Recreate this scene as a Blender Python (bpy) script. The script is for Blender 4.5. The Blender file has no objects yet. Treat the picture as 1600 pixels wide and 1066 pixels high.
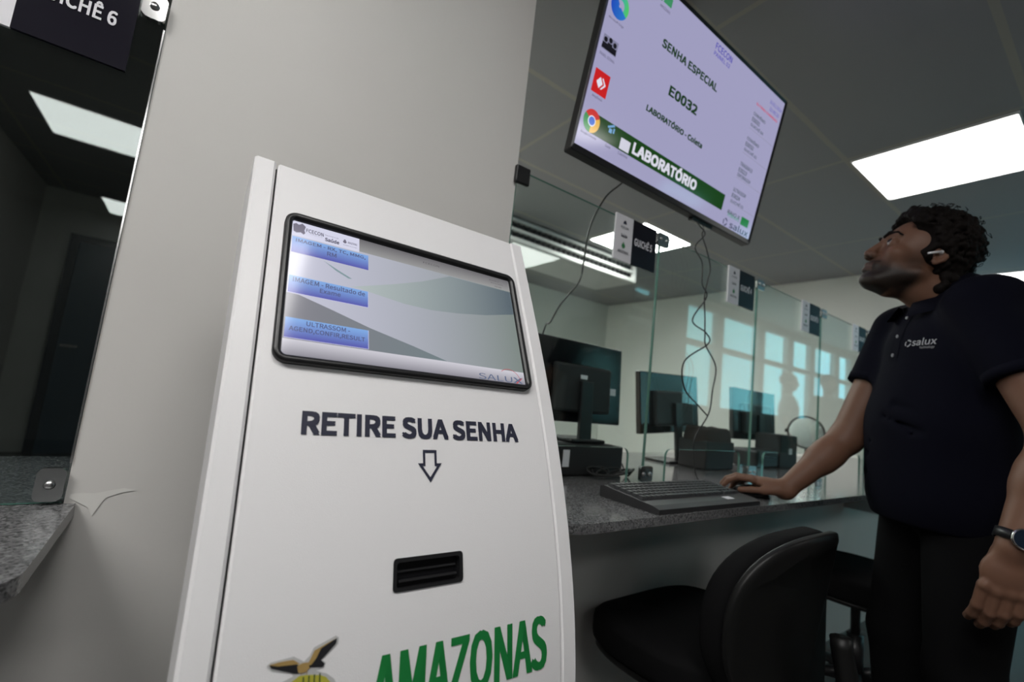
import bpy, bmesh, math, random
import numpy as np
from math import sin, cos, pi, radians
from mathutils import Vector, Matrix
from mathutils.bvhtree import BVHTree

scene = bpy.context.scene
COL = scene.collection
random.seed(7)
rng = np.random.default_rng(7)

# ------------------------------------------------------------------ camera
YAW, PITCH, ROLL = 0.613529, 0.115037, 0.110254
_f = Vector((sin(YAW)*cos(PITCH), cos(YAW)*cos(PITCH), sin(PITCH)))
_r = Vector((cos(YAW), -sin(YAW), 0)); _u = _r.cross(_f)
_r2 = _r*cos(ROLL) + _u*sin(ROLL); _u2 = -_r*sin(ROLL) + _u*cos(ROLL)
cam_d = bpy.data.cameras.new('camera'); cam = bpy.data.objects.new('camera', cam_d); COL.objects.link(cam)
cam_d.sensor_width = 36.0; cam_d.lens = 16.0; cam_d.clip_start = 0.02
cam_d.dof.use_dof = True; cam_d.dof.focus_distance = 0.72; cam_d.dof.aperture_fstop = 3.2
m = Matrix.Identity(4)
for i in range(3):
    m[i][0] = _r2[i]; m[i][1] = _u2[i]; m[i][2] = -_f[i]
m[0][3], m[1][3], m[2][3] = 0.0, 0.0, 1.02
cam.matrix_world = m
scene.camera = cam

# ------------------------------------------------------------------ world, exposure
scene.view_settings.view_transform = 'Standard'; scene.view_settings.look = 'None'
scene.view_settings.exposure = 0.0; scene.view_settings.gamma = 1.0
scene.view_settings.use_curve_mapping = False
SKY_STRENGTH = 3.2
LAMP = 9.0            # radiance of the ceiling panels
w = bpy.data.worlds.new('sky'); scene.world = w; w.use_nodes = True
nt = w.node_tree; bg = nt.nodes['Background']
tc = nt.nodes.new('ShaderNodeTexCoord'); ns = nt.nodes.new('ShaderNodeTexNoise'); rp = nt.nodes.new('ShaderNodeValToRGB')
ns.inputs['Scale'].default_value = 2.2; ns.inputs['Detail'].default_value = 4
rp.color_ramp.elements[0].position = .42; rp.color_ramp.elements[0].color = (.55, .75, .95, 1)
rp.color_ramp.elements[1].position = .62; rp.color_ramp.elements[1].color = (.95, 1, 1, 1)
nt.links.new(tc.outputs['Generated'], ns.inputs['Vector']); nt.links.new(ns.outputs['Fac'], rp.inputs['Fac'])
nt.links.new(rp.outputs['Color'], bg.inputs['Color']); bg.inputs['Strength'].default_value = SKY_STRENGTH

# ------------------------------------------------------------------ materials
def lin(c):
    return tuple(((x/255)/12.92 if x/255 <= .04045 else ((x/255+.055)/1.055)**2.4) for x in c)
MATS = {}
def mat(name, base, rough=.5, metal=0., spec=.5, coat=0., bump=0., bscale=400., emit=None, es=1.):
    if name in MATS: return MATS[name]
    mt = bpy.data.materials.new(name); mt.use_nodes = True; t = mt.node_tree
    b = t.nodes['Principled BSDF']
    b.inputs['Base Color'].default_value = (*base, 1); b.inputs['Roughness'].default_value = rough
    b.inputs['Metallic'].default_value = metal; b.inputs['Specular IOR Level'].default_value = spec
    b.inputs['Coat Weight'].default_value = coat; b.inputs['Coat Roughness'].default_value = .04
    if emit is not None:
        b.inputs['Emission Color'].default_value = (*emit, 1); b.inputs['Emission Strength'].default_value = es
    if bump:
        tcn = t.nodes.new('ShaderNodeTexCoord'); nz = t.nodes.new('ShaderNodeTexNoise'); bp = t.nodes.new('ShaderNodeBump')
        nz.inputs['Scale'].default_value = bscale; bp.inputs['Strength'].default_value = bump; bp.inputs['Distance'].default_value = .001
        t.links.new(tcn.outputs['Object'], nz.inputs['Vector']); t.links.new(nz.outputs['Fac'], bp.inputs['Height'])
        t.links.new(bp.outputs['Normal'], b.inputs['Normal'])
    MATS[name] = mt
    return mt
def screen_mat(name, srgb, srgb2=None, axis='X', es=1.):
    """lit display pixels: flat, or a two-colour graphic gradient across the object's own box"""
    if name in MATS: return MATS[name]
    mt = mat(name, (.01, .01, .01), rough=.11, spec=.5, emit=lin(srgb), es=es)
    if srgb2:
        t = mt.node_tree; b = t.nodes['Principled BSDF']
        tcn = t.nodes.new('ShaderNodeTexCoord'); sx = t.nodes.new('ShaderNodeSeparateXYZ'); mx = t.nodes.new('ShaderNodeMix'); mx.data_type = 'RGBA'
        t.links.new(tcn.outputs['Generated'], sx.inputs[0]); t.links.new(sx.outputs[axis], mx.inputs[0])
        mx.inputs[6].default_value = (*lin(srgb), 1); mx.inputs[7].default_value = (*lin(srgb2), 1)
        t.links.new(mx.outputs[2], b.inputs['Emission Color'])
    return mt
def glass_mat(name, tint, rmin=.043):
    """thin clear pane: Schlick reflection over a tinted see-through"""
    if name in MATS: return MATS[name]
    mt = bpy.data.materials.new(name); mt.use_nodes = True; t = mt.node_tree; t.nodes.clear()
    out = t.nodes.new('ShaderNodeOutputMaterial'); mx = t.nodes.new('ShaderNodeMixShader')
    tr = t.nodes.new('ShaderNodeBsdfTransparent'); gl = t.nodes.new('ShaderNodeBsdfGlossy')
    tr.inputs['Color'].default_value = (*tint, 1); gl.inputs['Roughness'].default_value = 0.0
    gl.inputs['Color'].default_value = (.93, 1, .98, 1)
    lw = t.nodes.new('ShaderNodeLayerWeight'); lw.inputs['Blend'].default_value = .5
    pw = t.nodes.new('ShaderNodeMath'); pw.operation = 'POWER'; pw.inputs[1].default_value = 5
    ma = t.nodes.new('ShaderNodeMath'); ma.operation = 'MULTIPLY_ADD'; ma.inputs[1].default_value = 1-rmin; ma.inputs[2].default_value = rmin
    t.links.new(lw.outputs['Facing'], pw.inputs[0]); t.links.new(pw.outputs[0], ma.inputs[0]); t.links.new(ma.outputs[0], mx.inputs[0])
    t.links.new(tr.outputs[0], mx.inputs[1]); t.links.new(gl.outputs[0], mx.inputs[2]); t.links.new(mx.outputs[0], out.inputs[0])
    MATS[name] = mt
    return mt
def granite():
    mt = mat('grey granite', (.1, .1, .1), rough=.12, spec=.55); t = mt.node_tree; b = t.nodes['Principled BSDF']
    tcn = t.nodes.new('ShaderNodeTexCoord'); v = t.nodes.new('ShaderNodeTexVoronoi'); v.inputs['Scale'].default_value = 330
    n = t.nodes.new('ShaderNodeTexNoise'); n.inputs['Scale'].default_value = 160; n.inputs['Detail'].default_value = 6
    r = t.nodes.new('ShaderNodeValToRGB'); r.color_ramp.elements[0].position = .2; r.color_ramp.elements[0].color = (.02, .021, .022, 1)
    r.color_ramp.elements[1].position = .8; r.color_ramp.elements[1].color = (.27, .27, .275, 1)
    mx = t.nodes.new('ShaderNodeMix'); mx.inputs[0].default_value = .5
    t.links.new(tcn.outputs['Object'], v.inputs['Vector']); t.links.new(tcn.outputs['Object'], n.inputs['Vector'])
    bw = t.nodes.new('ShaderNodeRGBToBW'); t.links.new(v.outputs['Color'], bw.inputs[0])
    t.links.new(bw.outputs[0], mx.inputs[2]); t.links.new(n.outputs['Fac'], mx.inputs[3])
    t.links.new(mx.outputs[0], r.inputs['Fac']); t.links.new(r.outputs['Color'], b.inputs['Base Color'])
    return mt
def plaster(name, base):
    mt = mat(name, base, rough=.5, spec=.35, bump=.12, bscale=120); t = mt.node_tree; b = t.nodes['Principled BSDF']
    tcn = t.nodes.new('ShaderNodeTexCoord'); n = t.nodes.new('ShaderNodeTexNoise'); n.inputs['Scale'].default_value = 3; n.inputs['Detail'].default_value = 5
    r = t.nodes.new('ShaderNodeValToRGB')
    r.color_ramp.elements[0].color = (*[c*.93 for c in base], 1); r.color_ramp.elements[1].color = (*[min(1, c*1.04) for c in base], 1)
    t.links.new(tcn.outputs['Object'], n.inputs['Vector']); t.links.new(n.outputs['Fac'], r.inputs['Fac']); t.links.new(r.outputs['Color'], b.inputs['Base Color'])
    return mt
def ceiling_mat():
    """boards with thin cream seams: 1.32 m by 0.68 m"""
    mt = mat('ceiling boards', (.5, .5, .5), rough=.7, spec=.2); t = mt.node_tree; b = t.nodes['Principled BSDF']
    tcn = t.nodes.new('ShaderNodeTexCoord'); sx = t.nodes.new('ShaderNodeSeparateXYZ'); t.links.new(tcn.outputs['Object'], sx.inputs[0])
    def line(sock, off, per, wid):
        a = t.nodes.new('ShaderNodeMath'); a.operation = 'SUBTRACT'; a.inputs[1].default_value = off; t.links.new(sock, a.inputs[0])
        p = t.nodes.new('ShaderNodeMath'); p.operation = 'PINGPONG'; p.inputs[1].default_value = per/2; t.links.new(a.outputs[0], p.inputs[0])
        l = t.nodes.new('ShaderNodeMath'); l.operation = 'LESS_THAN'; l.inputs[1].default_value = wid; t.links.new(p.outputs[0], l.inputs[0])
        return l
    a = line(sx.outputs[0], 1.455, 1.32, .011); c = line(sx.outputs[1], .94, .675, .013)
    mx = t.nodes.new('ShaderNodeMath'); mx.operation = 'MAXIMUM'; t.links.new(a.outputs[0], mx.inputs[0]); t.links.new(c.outputs[0], mx.inputs[1])
    mc = t.nodes.new('ShaderNodeMix'); mc.data_type = 'RGBA'; t.links.new(mx.outputs[0], mc.inputs[0])
    mc.inputs[6].default_value = (.35, .35, .355, 1); mc.inputs[7].default_value = (.43, .415, .36, 1)
    t.links.new(mc.outputs[2], b.inputs['Base Color'])
    return mt
def floor_mat():
    mt = mat('floor tiles', (.2, .2, .2), rough=.25, spec=.4); t = mt.node_tree; b = t.nodes['Principled BSDF']
    tcn = t.nodes.new('ShaderNodeTexCoord'); br = t.nodes.new('ShaderNodeTexBrick'); br.offset = 0
    br.inputs['Scale'].default_value = 1; br.inputs['Brick Width'].default_value = .6; br.inputs['Row Height'].default_value = .6
    br.inputs['Mortar Size'].default_value = .003
    br.inputs['Color1'].default_value = (.07, .07, .068, 1); br.inputs['Color2'].default_value = (.08, .078, .075, 1); br.inputs['Mortar'].default_value = (.05, .05, .05, 1)
    t.links.new(tcn.outputs['Object'], br.inputs['Vector']); t.links.new(br.outputs['Color'], b.inputs['Base Color'])
    return mt
M_WALL = plaster('warm grey wall paint', (.66, .645, .62))
M_DARKWALL = plaster('mid grey wall paint', (.20, .20, .20))
M_BACKWALL = plaster('pale office wall paint', (.80, .82, .77))
M_CEIL = ceiling_mat(); M_FLOOR = floor_mat(); M_GRAN = granite()
M_KIOSK = mat('white powder coat', (.80, .79, .80), rough=.42, spec=.45, bump=.25, bscale=900)
M_BLACK = mat('black plastic', (.012, .012, .013), rough=.35)
M_MATTE = mat('matte black plastic', (.016, .016, .017), rough=.6)
M_GLOSSBLK = mat('glossy black plastic', (.006, .006, .007), rough=.15)
M_CHROME = mat('polished metal', (.75, .75, .75), rough=.16, metal=1)
M_DARKST = mat('dark polished metal', (.38, .39, .39), rough=.22, metal=1)
M_STEEL = mat('brushed steel', (.5, .5, .5), rough=.3, metal=1)
M_NAVY = mat('navy ink', lin((34, 36, 56)), rough=.5)
M_GREEN = mat('green ink', lin((24, 122, 58)), rough=.45)
M_GLASS = glass_mat('clear greenish glass', (.94, .98, .965))
M_GLASS_DIM = glass_mat('shade tinted glass', (.86, .90, .90))  # left pane: shade of the office behind put into a darker tint
M_GEDGE = mat('green glass edge', (.10, .22, .18), rough=.15, spec=.7)
M_WINGLASS = glass_mat('teal tinted window glass', (.33, .74, .77))
M_LAMP = mat('lamp diffuser', (.8, .8, .8), rough=.5, emit=(1., .985, .96), es=LAMP)
M_FRAMEW = mat('white enamel', (.7, .7, .7), rough=.4)
M_WINFR = mat('grey window frame', (.35, .34, .32), rough=.5)
M_WHITE = mat('white print', (.75, .74, .78), rough=.45)
M_SIGNBLK = mat('black sign print', (.012, .011, .018), rough=.12)
M_CABLE = mat('black cable rubber', (.012, .012, .012), rough=.5)
M_CREAM = mat('cream appliance plastic', (.62, .62, .6), rough=.4)

# ------------------------------------------------------------------ mesh helpers
def mesh_obj(name, verts, faces, mt, parent=None, smooth=False, edges=()):
    me = bpy.data.meshes.new(name)
    o = bpy.data.objects.new(name, me); COL.objects.link(o)
    off = Vector((0, 0, 0))
    if parent is not None:
        o.parent = parent; p = parent
        while p is not None: off += p.location; p = p.parent
    me.from_pydata([tuple(Vector(v)-off) for v in verts], list(edges), [tuple(f) for f in faces])
    if isinstance(mt, (list, tuple)):
        for x in mt: me.materials.append(x)
    else: me.materials.append(mt)
    if smooth:
        me.polygons.foreach_set('use_smooth', [True]*len(me.polygons))
    me.update()
    return o
class MB:
    def __init__(s): s.v = []; s.f = []
    def add(s, vs, fs):
        b = len(s.v); s.v += [tuple(x) for x in vs]; s.f += [tuple(i+b for i in f) for f in fs]; return s
    def box(s, x0, y0, z0, x1, y1, z1, bev=0.):
        if bev <= 0:
            vs = [(x, y, z) for x in (x0, x1) for y in (y0, y1) for z in (z0, z1)]
            return s.add(vs, [(0, 1, 3, 2), (4, 6, 7, 5), (0, 4, 5, 1), (2, 3, 7, 6), (0, 2, 6, 4), (1, 5, 7, 3)])
        bm = bmesh.new(); bmesh.ops.create_cube(bm, size=1)
        for v in bm.verts:
            v.co = Vector(((x0+x1)/2+v.co.x*(x1-x0), (y0+y1)/2+v.co.y*(y1-y0), (z0+z1)/2+v.co.z*(z1-z0)))
        bmesh.ops.bevel(bm, geom=bm.edges[:], offset=bev, segments=2, profile=.5, affect='EDGES')
        bm.verts.index_update()
        s.add([v.co[:] for v in bm.verts], [[v.index for v in f.verts] for f in bm.faces]); bm.free(); return s
    def xf(s, fn): s.v = [tuple(fn(Vector(p))) for p in s.v]; return s
    def prism(s, poly, fn, d):
        """poly: 2-D outline; fn(u, v, w) -> world; thickness 0..d"""
        n = len(poly)
        vs = [fn(u, v, 0) for u, v in poly] + [fn(u, v, d) for u, v in poly]
        return s.add(vs, [tuple(range(n-1, -1, -1)), tuple(range(n, 2*n))] + [(i, (i+1) % n, n+(i+1) % n, n+i) for i in range(n)])
    def tube(s, pts, r, seg=8, closed=False):
        pts = [Vector(p) for p in pts]; n = len(pts); rr = r if isinstance(r, (list, tuple)) else [r]*n
        up = None; rings = []
        for i, p in enumerate(pts):
            a = pts[(i-1) % n] if (i > 0 or closed) else p; c = pts[(i+1) % n] if (i < n-1 or closed) else p
            t = (c-a).normalized()
            if up is None:
                up = t.orthogonal().normalized()
            up = (up - t*up.dot(t)).normalized(); sd = t.cross(up)
            rings.append([p+up*rr[i]*cos(2*pi*k/seg)+sd*rr[i]*sin(2*pi*k/seg) for k in range(seg)])
        vs = [v for g in rings for v in g]; fs = []
        for i in range(n if closed else n-1):
            j = (i+1) % n
            fs += [(i*seg+k, i*seg+(k+1) % seg, j*seg+(k+1) % seg, j*seg+k) for k in range(seg)]
        if not closed:
            fs += [tuple(range(seg-1, -1, -1)), tuple(range((n-1)*seg, n*seg))]
        return s.add(vs, fs)
    def disc(s, c, nrm, r, h, seg=20, r2=None):
        c = Vector(c); nrm = Vector(nrm).normalized()
        return s.tube([c, c+nrm*h], [r, r2 if r2 else r], seg)
    def build(s, name, mt, parent=None, smooth=False): return mesh_obj(name, s.v, s.f, mt, parent, smooth)
def catmull(pts, n=8):
    P = [Vector(p) for p in pts]; P = [P[0]*2-P[1]] + P + [P[-1]*2-P[-2]]; out = []
    for i in range(1, len(P)-2):
        a, b, c, d = P[i-1:i+3]
        for k in range(n):
            t = k/n
            out.append(.5*((2*b)+(c-a)*t+(2*a-5*b+4*c-d)*t*t+(3*b-a-3*c+d)*t**3))
    out.append(P[-2]); return out
def rrect(x0, y0, x1, y1, r, n=6):
    o = []
    for cx, cy, a in ((x1-r, y1-r, 0), (x0+r, y1-r, 90), (x0+r, y0+r, 180), (x1-r, y0+r, 270)):
        o += [(cx+r*cos(radians(a+90*k/n)), cy+r*sin(radians(a+90*k/n))) for k in range(n+1)]
    return o
def tag(o, label=None, cat=None, group=None, kind=None):
    if label: o['label'] = label
    if cat: o['category'] = cat
    if group: o['group'] = group
    if kind: o['kind'] = kind
    return o
def thing(name, label, cat, loc=(0, 0, 0), group=None):
    o = bpy.data.objects.new(name, None); COL.objects.link(o); o.location = loc; o.empty_display_size = .05
    return tag(o, label, cat, group)
def struct(name, mb, mt): return tag(mb.build(name, mt), kind='structure')
def dup(root, loc, rotz=0, label=None):
    r = root.copy(); COL.objects.link(r); r.location = loc; r.rotation_euler = (0, 0, rotz)
    if label: r['label'] = label
    for ch in list(root.children):
        c = ch.copy(); COL.objects.link(c); c.parent = r
        for g in list(ch.children):
            d = g.copy(); COL.objects.link(d); d.parent = c
    return r
_tc = {}
FONT = None
try:
    import os as _os
    FONT = bpy.data.fonts.load(_os.path.join(bpy.utils.system_resource('DATAFILES'), 'fonts', 'Noto Sans CJK Regular.woff2'))
except Exception: FONT = None        # Blender's own built-in lettering
def text_geo(s, bold=0., sx=1.):
    """outline of a word, normalised to the box 0..w, 0..1 (cap height = 1)"""
    k = (s, bold)
    if k not in _tc:
        cu = bpy.data.curves.new('t', 'FONT'); cu.body = s; cu.size = 1
        if FONT: cu.font = FONT
        cu.offset = 0; cu.resolution_u = 3
        o = bpy.data.objects.new('t', cu); COL.objects.link(o)
        bpy.context.view_layer.update()
        me = o.evaluated_get(bpy.context.evaluated_depsgraph_get()).to_mesh()
        vs = np.array([v.co[:] for v in me.vertices]); fs = [tuple(p.vertices) for p in me.polygons]
        bpy.data.objects.remove(o); bpy.data.curves.remove(cu)
        _tc[k] = (vs, fs)
    return _tc[k]
def text_on(mb, s, fn, u0, v0, u1, v1, bold=.0, bx=None):
    """lay the word into the box u0..u1, v0..v1 of the surface fn(u, v, w); bold strokes are overlaid copies"""
    vs, fs = text_geo(s)
    bx = bold if bx is None else bx
    for lay, (dx, dy) in enumerate([(0, 0)] if not bold else [(-1, -1), (-1, 1), (1, -1), (1, 1), (0, 0)]):
        hh = np.ptp(vs[:, 1]); e = np.array([bx, bold])*hh; v2 = vs[:, :2]+e*np.array([dx, dy])
        a, b = vs[:, :2].min(0)-e, vs[:, :2].max(0)+e; q = (v2-a)/(b-a)
        mb.add([fn(u0+(u1-u0)*p[0], v0+(v1-v0)*p[1], .00003*lay) for p in q], fs)
    return mb
def poly_on(mb, poly, fn, w=0.):
    return mb.add([fn(u, v, w) for u, v in poly], [tuple(range(len(poly)))])
def quad(u0, v0, u1, v1): return [(u0, v0), (u1, v0), (u1, v1), (u0, v1)]
def ring_poly(c, r, a0, a1, n=20, r0=None):
    o = [(c[0]+r*cos(radians(a0+(a1-a0)*k/n)), c[1]+r*sin(radians(a0+(a1-a0)*k/n))) for k in range(n+1)]
    if r0: o += [(c[0]+r0*cos(radians(a1-(a1-a0)*k/n)), c[1]+r0*sin(radians(a1-(a1-a0)*k/n))) for k in range(n+1)]
    return o

# ------------------------------------------------------------------ the setting
H = 2.5; GY = .95; CT = .785
struct('floor', MB().prism([(-3.2, -5.1), (3.5, -5.1), (3.5, -1.5), (10.8, -1.5), (10.8, 6.3), (-3.2, 6.3)], lambda u, v, w: (u, v, w-.1), .1), M_FLOOR)
_c = MB().prism([(-3.2, -5.1), (3.5, -5.1), (3.5, -1.5), (10.8, -1.5), (10.8, 6.3), (-3.2, 6.3)], lambda u, v, w: (u, v, H+w), .1)
struct('ceiling', _c, M_CEIL)
struct('wall_middle', MB().box(-.113, GY, 0, .625, 1.30, H), M_WALL)                 # the broad pillar behind the kiosk
struct('wall_under_left_counter', MB().box(-3.0, GY, 0, -.113, 1.05, CT-.03), M_WALL)
struct('wall_added_above_left_glass', MB().box(-3.0, GY, 1.66, -.113, 1.05, H), M_WALL)  # unseen wall, added to keep waiting room light out of the left office
struct('wall_under_right_counter', MB().box(.625, GY, 0, 5.05, 1.05, CT-.03), M_WALL)
struct('wall_between_offices', MB().box(.22, 1.30, 0, .32, 6.1, H), M_BACKWALL)
struct('wall_office_back', MB().box(.32, 4.75, 0, 5.05, 4.85, H), M_BACKWALL)
struct('wall_office_end', MB().box(5.05, GY, 0, 5.15, 4.85, H), M_BACKWALL)
struct('wall_front_end', MB().box(5.15, GY, 0, 10.6, 1.05, H), M_WALL)
struct('wall_far', MB().box(10.6, -1.5, 0, 10.7, 1.05, H), M_DARKWALL)
struct('wall_left_office_back', MB().box(-3.0, 6.05, 0, .22, 6.15, H), M_BACKWALL)
struct('wall_left_office_side', MB().box(-1.42, 1.6, 0, -1.32, 6.05, H), M_WALL)
struct('wall_left', MB().box(-3.1, -5.0, 0, -3.0, 6.15, H), M_DARKWALL)
struct('wall_rear', MB().box(-3.0, -5.0, 0, 3.42, -4.9, H), M_DARKWALL)
struct('wall_rear_side', MB().box(3.32, -4.9, 0, 3.42, -1.4, H), M_DARKWALL)
# window wall behind the photographer: seen mirrored in the counter glass
WY0, WY1 = -1.5, -1.4
cols = [(3.5, 4.29), (4.93, 5.65), (5.77, 6.77), (6.91, 7.71), (7.85, 8.54), (8.67, 9.57), (9.72, 10.3)]
wb = MB().box(3.42, WY0, 0, 10.6, WY1, 1.1).box(3.42, WY0, 2.41, 10.6, WY1, H)
px = 3.42
for a, b in cols:
    wb.box(px, WY0, 1.1, a, WY1, 2.41); px = b
wb.box(3.50, WY0, 1.1, 3.88, WY1, 1.80)  # added block: covers the pane where a person would darken its reflection
wb.box(px, WY0, 1.1, 10.6, WY1, 2.41)
struct('wall_windows', wb, M_DARKWALL)
for i, (a, b) in enumerate(cols):
    fr = struct('window_%d' % (i+1), MB().box(a, WY0+.02, 1.1, a+.03, WY1-.01, 2.41).box(b-.03, WY0+.02, 1.1, b, WY1-.01, 2.41)
                .box(a+.03, WY0+.02, 1.1, b-.03, WY1-.01, 1.14).box(a+.03, WY0+.02, 2.38, b-.03, WY1-.01, 2.41).box(a+.03, WY0+.02, 1.88, b-.03, WY1-.01, 1.95), M_WINFR)
    for z0, z1 in ((1.14, 1.88), (1.95, 2.38)):
        mesh_obj('pane', [(a+.03, WY0+.05, z0), (b-.03, WY0+.05, z0), (b-.03, WY0+.05, z1), (a+.03, WY0+.05, z1)], [(0, 1, 2, 3)], M_WINGLASS, fr)
# flaked plaster where the left counter meets the pillar
_w = [o for o in COL.objects if o.name == 'wall_middle'][0]
mesh_obj('plaster_flake', [(x, GY-.0012, z) for x, z in [(-.108, .793), (-.100, .788), (-.085, .778), (-.078, .765), (-.074, .775), (-.066, .792), (-.048, .799), (-.030, .802), (-.046, .806), (-.062, .803), (-.080, .799), (-.095, .800), (-.107, .799)]], [tuple(range(13))], mat('bare white plaster', (.72, .71, .68), rough=.9), _w)
# dark door in the back of the unlit left office
d = struct('door_1', MB().box(-1.0, 6.0, 0, -.12, 6.04, 2.02), mat('dark blue door paint', (.05, .10, .15), rough=.45))
mesh_obj('door_frame', *(lambda q: (q.v, q.f))(MB().box(-1.07, 5.99, 0, -1.0, 6.05, 2.09).box(-.12, 5.99, 0, -.05, 6.05, 2.09).box(-1.0, 5.99, 2.02, -.12, 6.05, 2.09)), mat('navy door frame', (.012, .022, .035), rough=.5), d)
MB().box(-.97, 5.93, 1.0, -.85, 5.95, 1.02, .004).box(-.96, 5.95, 1.0, -.94, 6.0, 1.02).build('door_handle', M_CHROME, d)

# ------------------------------------------------------------------ ceiling lamps
def lamp_mat(level):
    return M_LAMP if level == 1 else mat('lamp diffuser %g' % level, (.8, .8, .8), rough=.5, emit=(1., .985, .96), es=LAMP*level)
def lamp(x0, y0, label, level=1, s=.62):
    t = thing('ceiling_light', label, 'ceiling light', (x0+s/2, y0+s/2, H), 'square panel lights in the ceiling')
    MB().box(x0-.006, y0-.006, H-.012, x0, y0+s+.006, H-.001).box(x0+s, y0-.006, H-.012, x0+s+.006, y0+s+.006, H-.001).box(x0, y0-.006, H-.012, x0+s, y0, H-.001).box(x0, y0+s, H-.012, x0+s, y0+s+.006, H-.001).build('frame', M_FRAMEW, t)
    mesh_obj('diffuser', [(x, y, H-.009) for x, y in rrect(x0, y0, x0+s, y0+s, .022, 4)], [tuple(range(19, -1, -1))], lamp_mat(level), t)
lamp(2.80, .30, 'square bright panel light in the waiting room ceiling, above the man', .55)
lamp(5.50, .235, 'square panel light in the far ceiling, behind the man\'s shoulder', .55)
lamp(2.805, 2.31, 'square panel light above the glass screens, behind the hanging counter sign', 2.)
lamp(2.42, -2.30, 'square panel light mirrored in the glass beside the kiosk, its corner showing')
lamp(-1.0, -2.55, 'square panel light mirrored large in the dark left counter glass')
lamp(-.91, -4.64, 'square panel light mirrored small in the dark left counter glass')
lamp(-1.42, -.50, 'square panel light over the waiting room left of the kiosk', 2.2)
lamp(-.27, -.62, 'unseen added panel light that brightens the kiosk, over the waiting room', 1.35)  # added light, out of view, to brighten kiosk and pillar
lamp(-2.1, -.50, 'unseen added fill panel for pillar and kiosk, far left of the waiting room', 1.4)  # extra fill from the left, outside the view and the reflections
lamp(-.40, 3.6, 'dim unseen panel light added to lift the dark left office', .16)  # added behind the pillar so the unlit office reads a little brighter
lamp(.95, 2.35, 'unseen panel light added to brighten the office, behind the pillar', 3.)  # added office fill, hidden by the pillar
lamp(.95, 3.82, 'unseen panel light added to brighten the office back, behind the pillar', 3.)  # second added office fill, also hidden by the pillar

# ------------------------------------------------------------------ granite counters
def counter(name, label, poly, battens):
    t = thing(name, label, 'counter', (poly[0][0], poly[0][1], CT-.02))
    MB().prism(poly, lambda u, v, w: (u, v, CT-.02+w), .02).build('worktop', M_GRAN, t)
    for b in battens: MB().box(b, .76, CT-.16, b+.03, GY-.001, CT-.02).build('support_bracket', M_STEEL, t)
    return t
def corner(cx, cy, r, a0, a1, n=6): return [(cx+r*cos(radians(a0+(a1-a0)*k/n)), cy+r*sin(radians(a0+(a1-a0)*k/n))) for k in range(n+1)]
counter('granite_counter', 'speckled grey granite counter left of the pillar, rounded front corner',
        [(-3.0, .635)] + corner(-.099-.045, .635+.045, .045, -90, 0) + [(-.099, GY-.002), (-.114, GY-.001), (-.114, 1.345), (-3.0, 1.345)], (-2.2, -.9))
counter('granite_counter', 'long speckled grey granite counter with the keyboard, right of the kiosk',
        [(.64+.05, .645), (5.04, .645), (5.04, 1.6), (.626, 1.6), (.626, .705)] + corner(.626+.06, .705, .06, 180, 270)[1:-1], (2.9, 4.2))
# ------------------------------------------------------------------ glass screens
def pane_poly(x0, x1, cut=None):
    z0, z1 = CT+.001, 1.607
    if not cut: return [(x0, z0), (x1, z0), (x1, z1), (x0, z1)]
    a, b, zc, r = *cut, .893, .025
    arc1 = [(b-r+r*cos(radians(q)), zc-r+r*sin(radians(q))) for q in range(0, 91, 15)]
    arc0 = [(a+r+r*cos(radians(q)), zc-r+r*sin(radians(q))) for q in range(90, 181, 15)]
    return [(x0, z0), (a, z0)] + arc0[::-1] + arc1[::-1] + [(b, z0), (x1, z0), (x1, z1), (x0, z1)]
def glass_screen(x0, x1, label, cut, clampx, half=False):
    t = thing('glass_screen', label, 'glass screen', ((x0+x1)/2, GY, CT), 'glass screens along the counter')
    poly = pane_poly(x0, x1, cut); n = len(poly)
    fn = lambda u, v, w: (u, GY+w, v)
    mb = MB().prism(poly, fn, .008)
    o = mesh_obj('pane', mb.v, mb.f, [M_GLASS_DIM if half else M_GLASS, M_GEDGE], t)
    for i, p in enumerate(o.data.polygons): p.material_index = 0 if i < 2 else 1
    hw = .016 if half else .030
    for nm, zc, hz in (('top_clamp', 1.588, .022), ('bottom_clamp', CT+.030, .024)):
        if half: cx = clampx-hw
        else: cx = clampx
        mb = MB().prism(rrect(cx-hw, zc-hz, cx+hw, zc+hz, .009, 4), lambda u, v, w: (u, GY-.012+w, v), .010)
        c = mb.build(nm, M_CHROME if nm[0] == 't' else M_DARKST, t)
        for sx in ([cx] if half else [cx-.016, cx+.016]):
            MB().disc((sx, GY-.012, zc), (0, -1, 0), .007, .004, 14, .005).build('screw', M_STEEL, c, True)
    if half: MB().box(-.1158, GY-.003, CT+.06, -.1135, GY-.0005, 1.56).build('edge_profile', M_CHROME, t)
    return t
glass_screen(-1.43, -.115, 'glass screen tinted to dim the office behind, on the left counter at the pillar', None, -.115, True)
ends = [.626, 1.236, 1.903, 2.55, 3.19, 3.84, 4.49, 5.045]
nm = ['first clear glass screen right of the kiosk, in front of the near monitor',
      'second clear glass screen from the kiosk, between the hanging signs',
      'third clear glass screen from the kiosk, in front of the round mirror',
      'fourth clear glass screen from the kiosk, beside the man\'s chest',
      'fifth glass screen from the kiosk, behind the man', 'sixth glass screen from the kiosk, behind the man',
      'last glass screen at the far end of the counter']
for i in range(7):
    a, b = ends[i]+.002, ends[i+1]-.002
    glass_screen(a, b, nm[i], (a+.112 if i else a+.08, b-.075), ends[i+1]+.002 if i < 6 else b-.05)
# half clamp on the pillar's side, seen edge on
t = tag(MB().box(.615, GY-.014, 1.565, .66, GY-.002, 1.612, .003).build('glass_clamp', M_BLACK), 'small dark glass clamp on the pillar edge beside the television', 'clamp')

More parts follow.
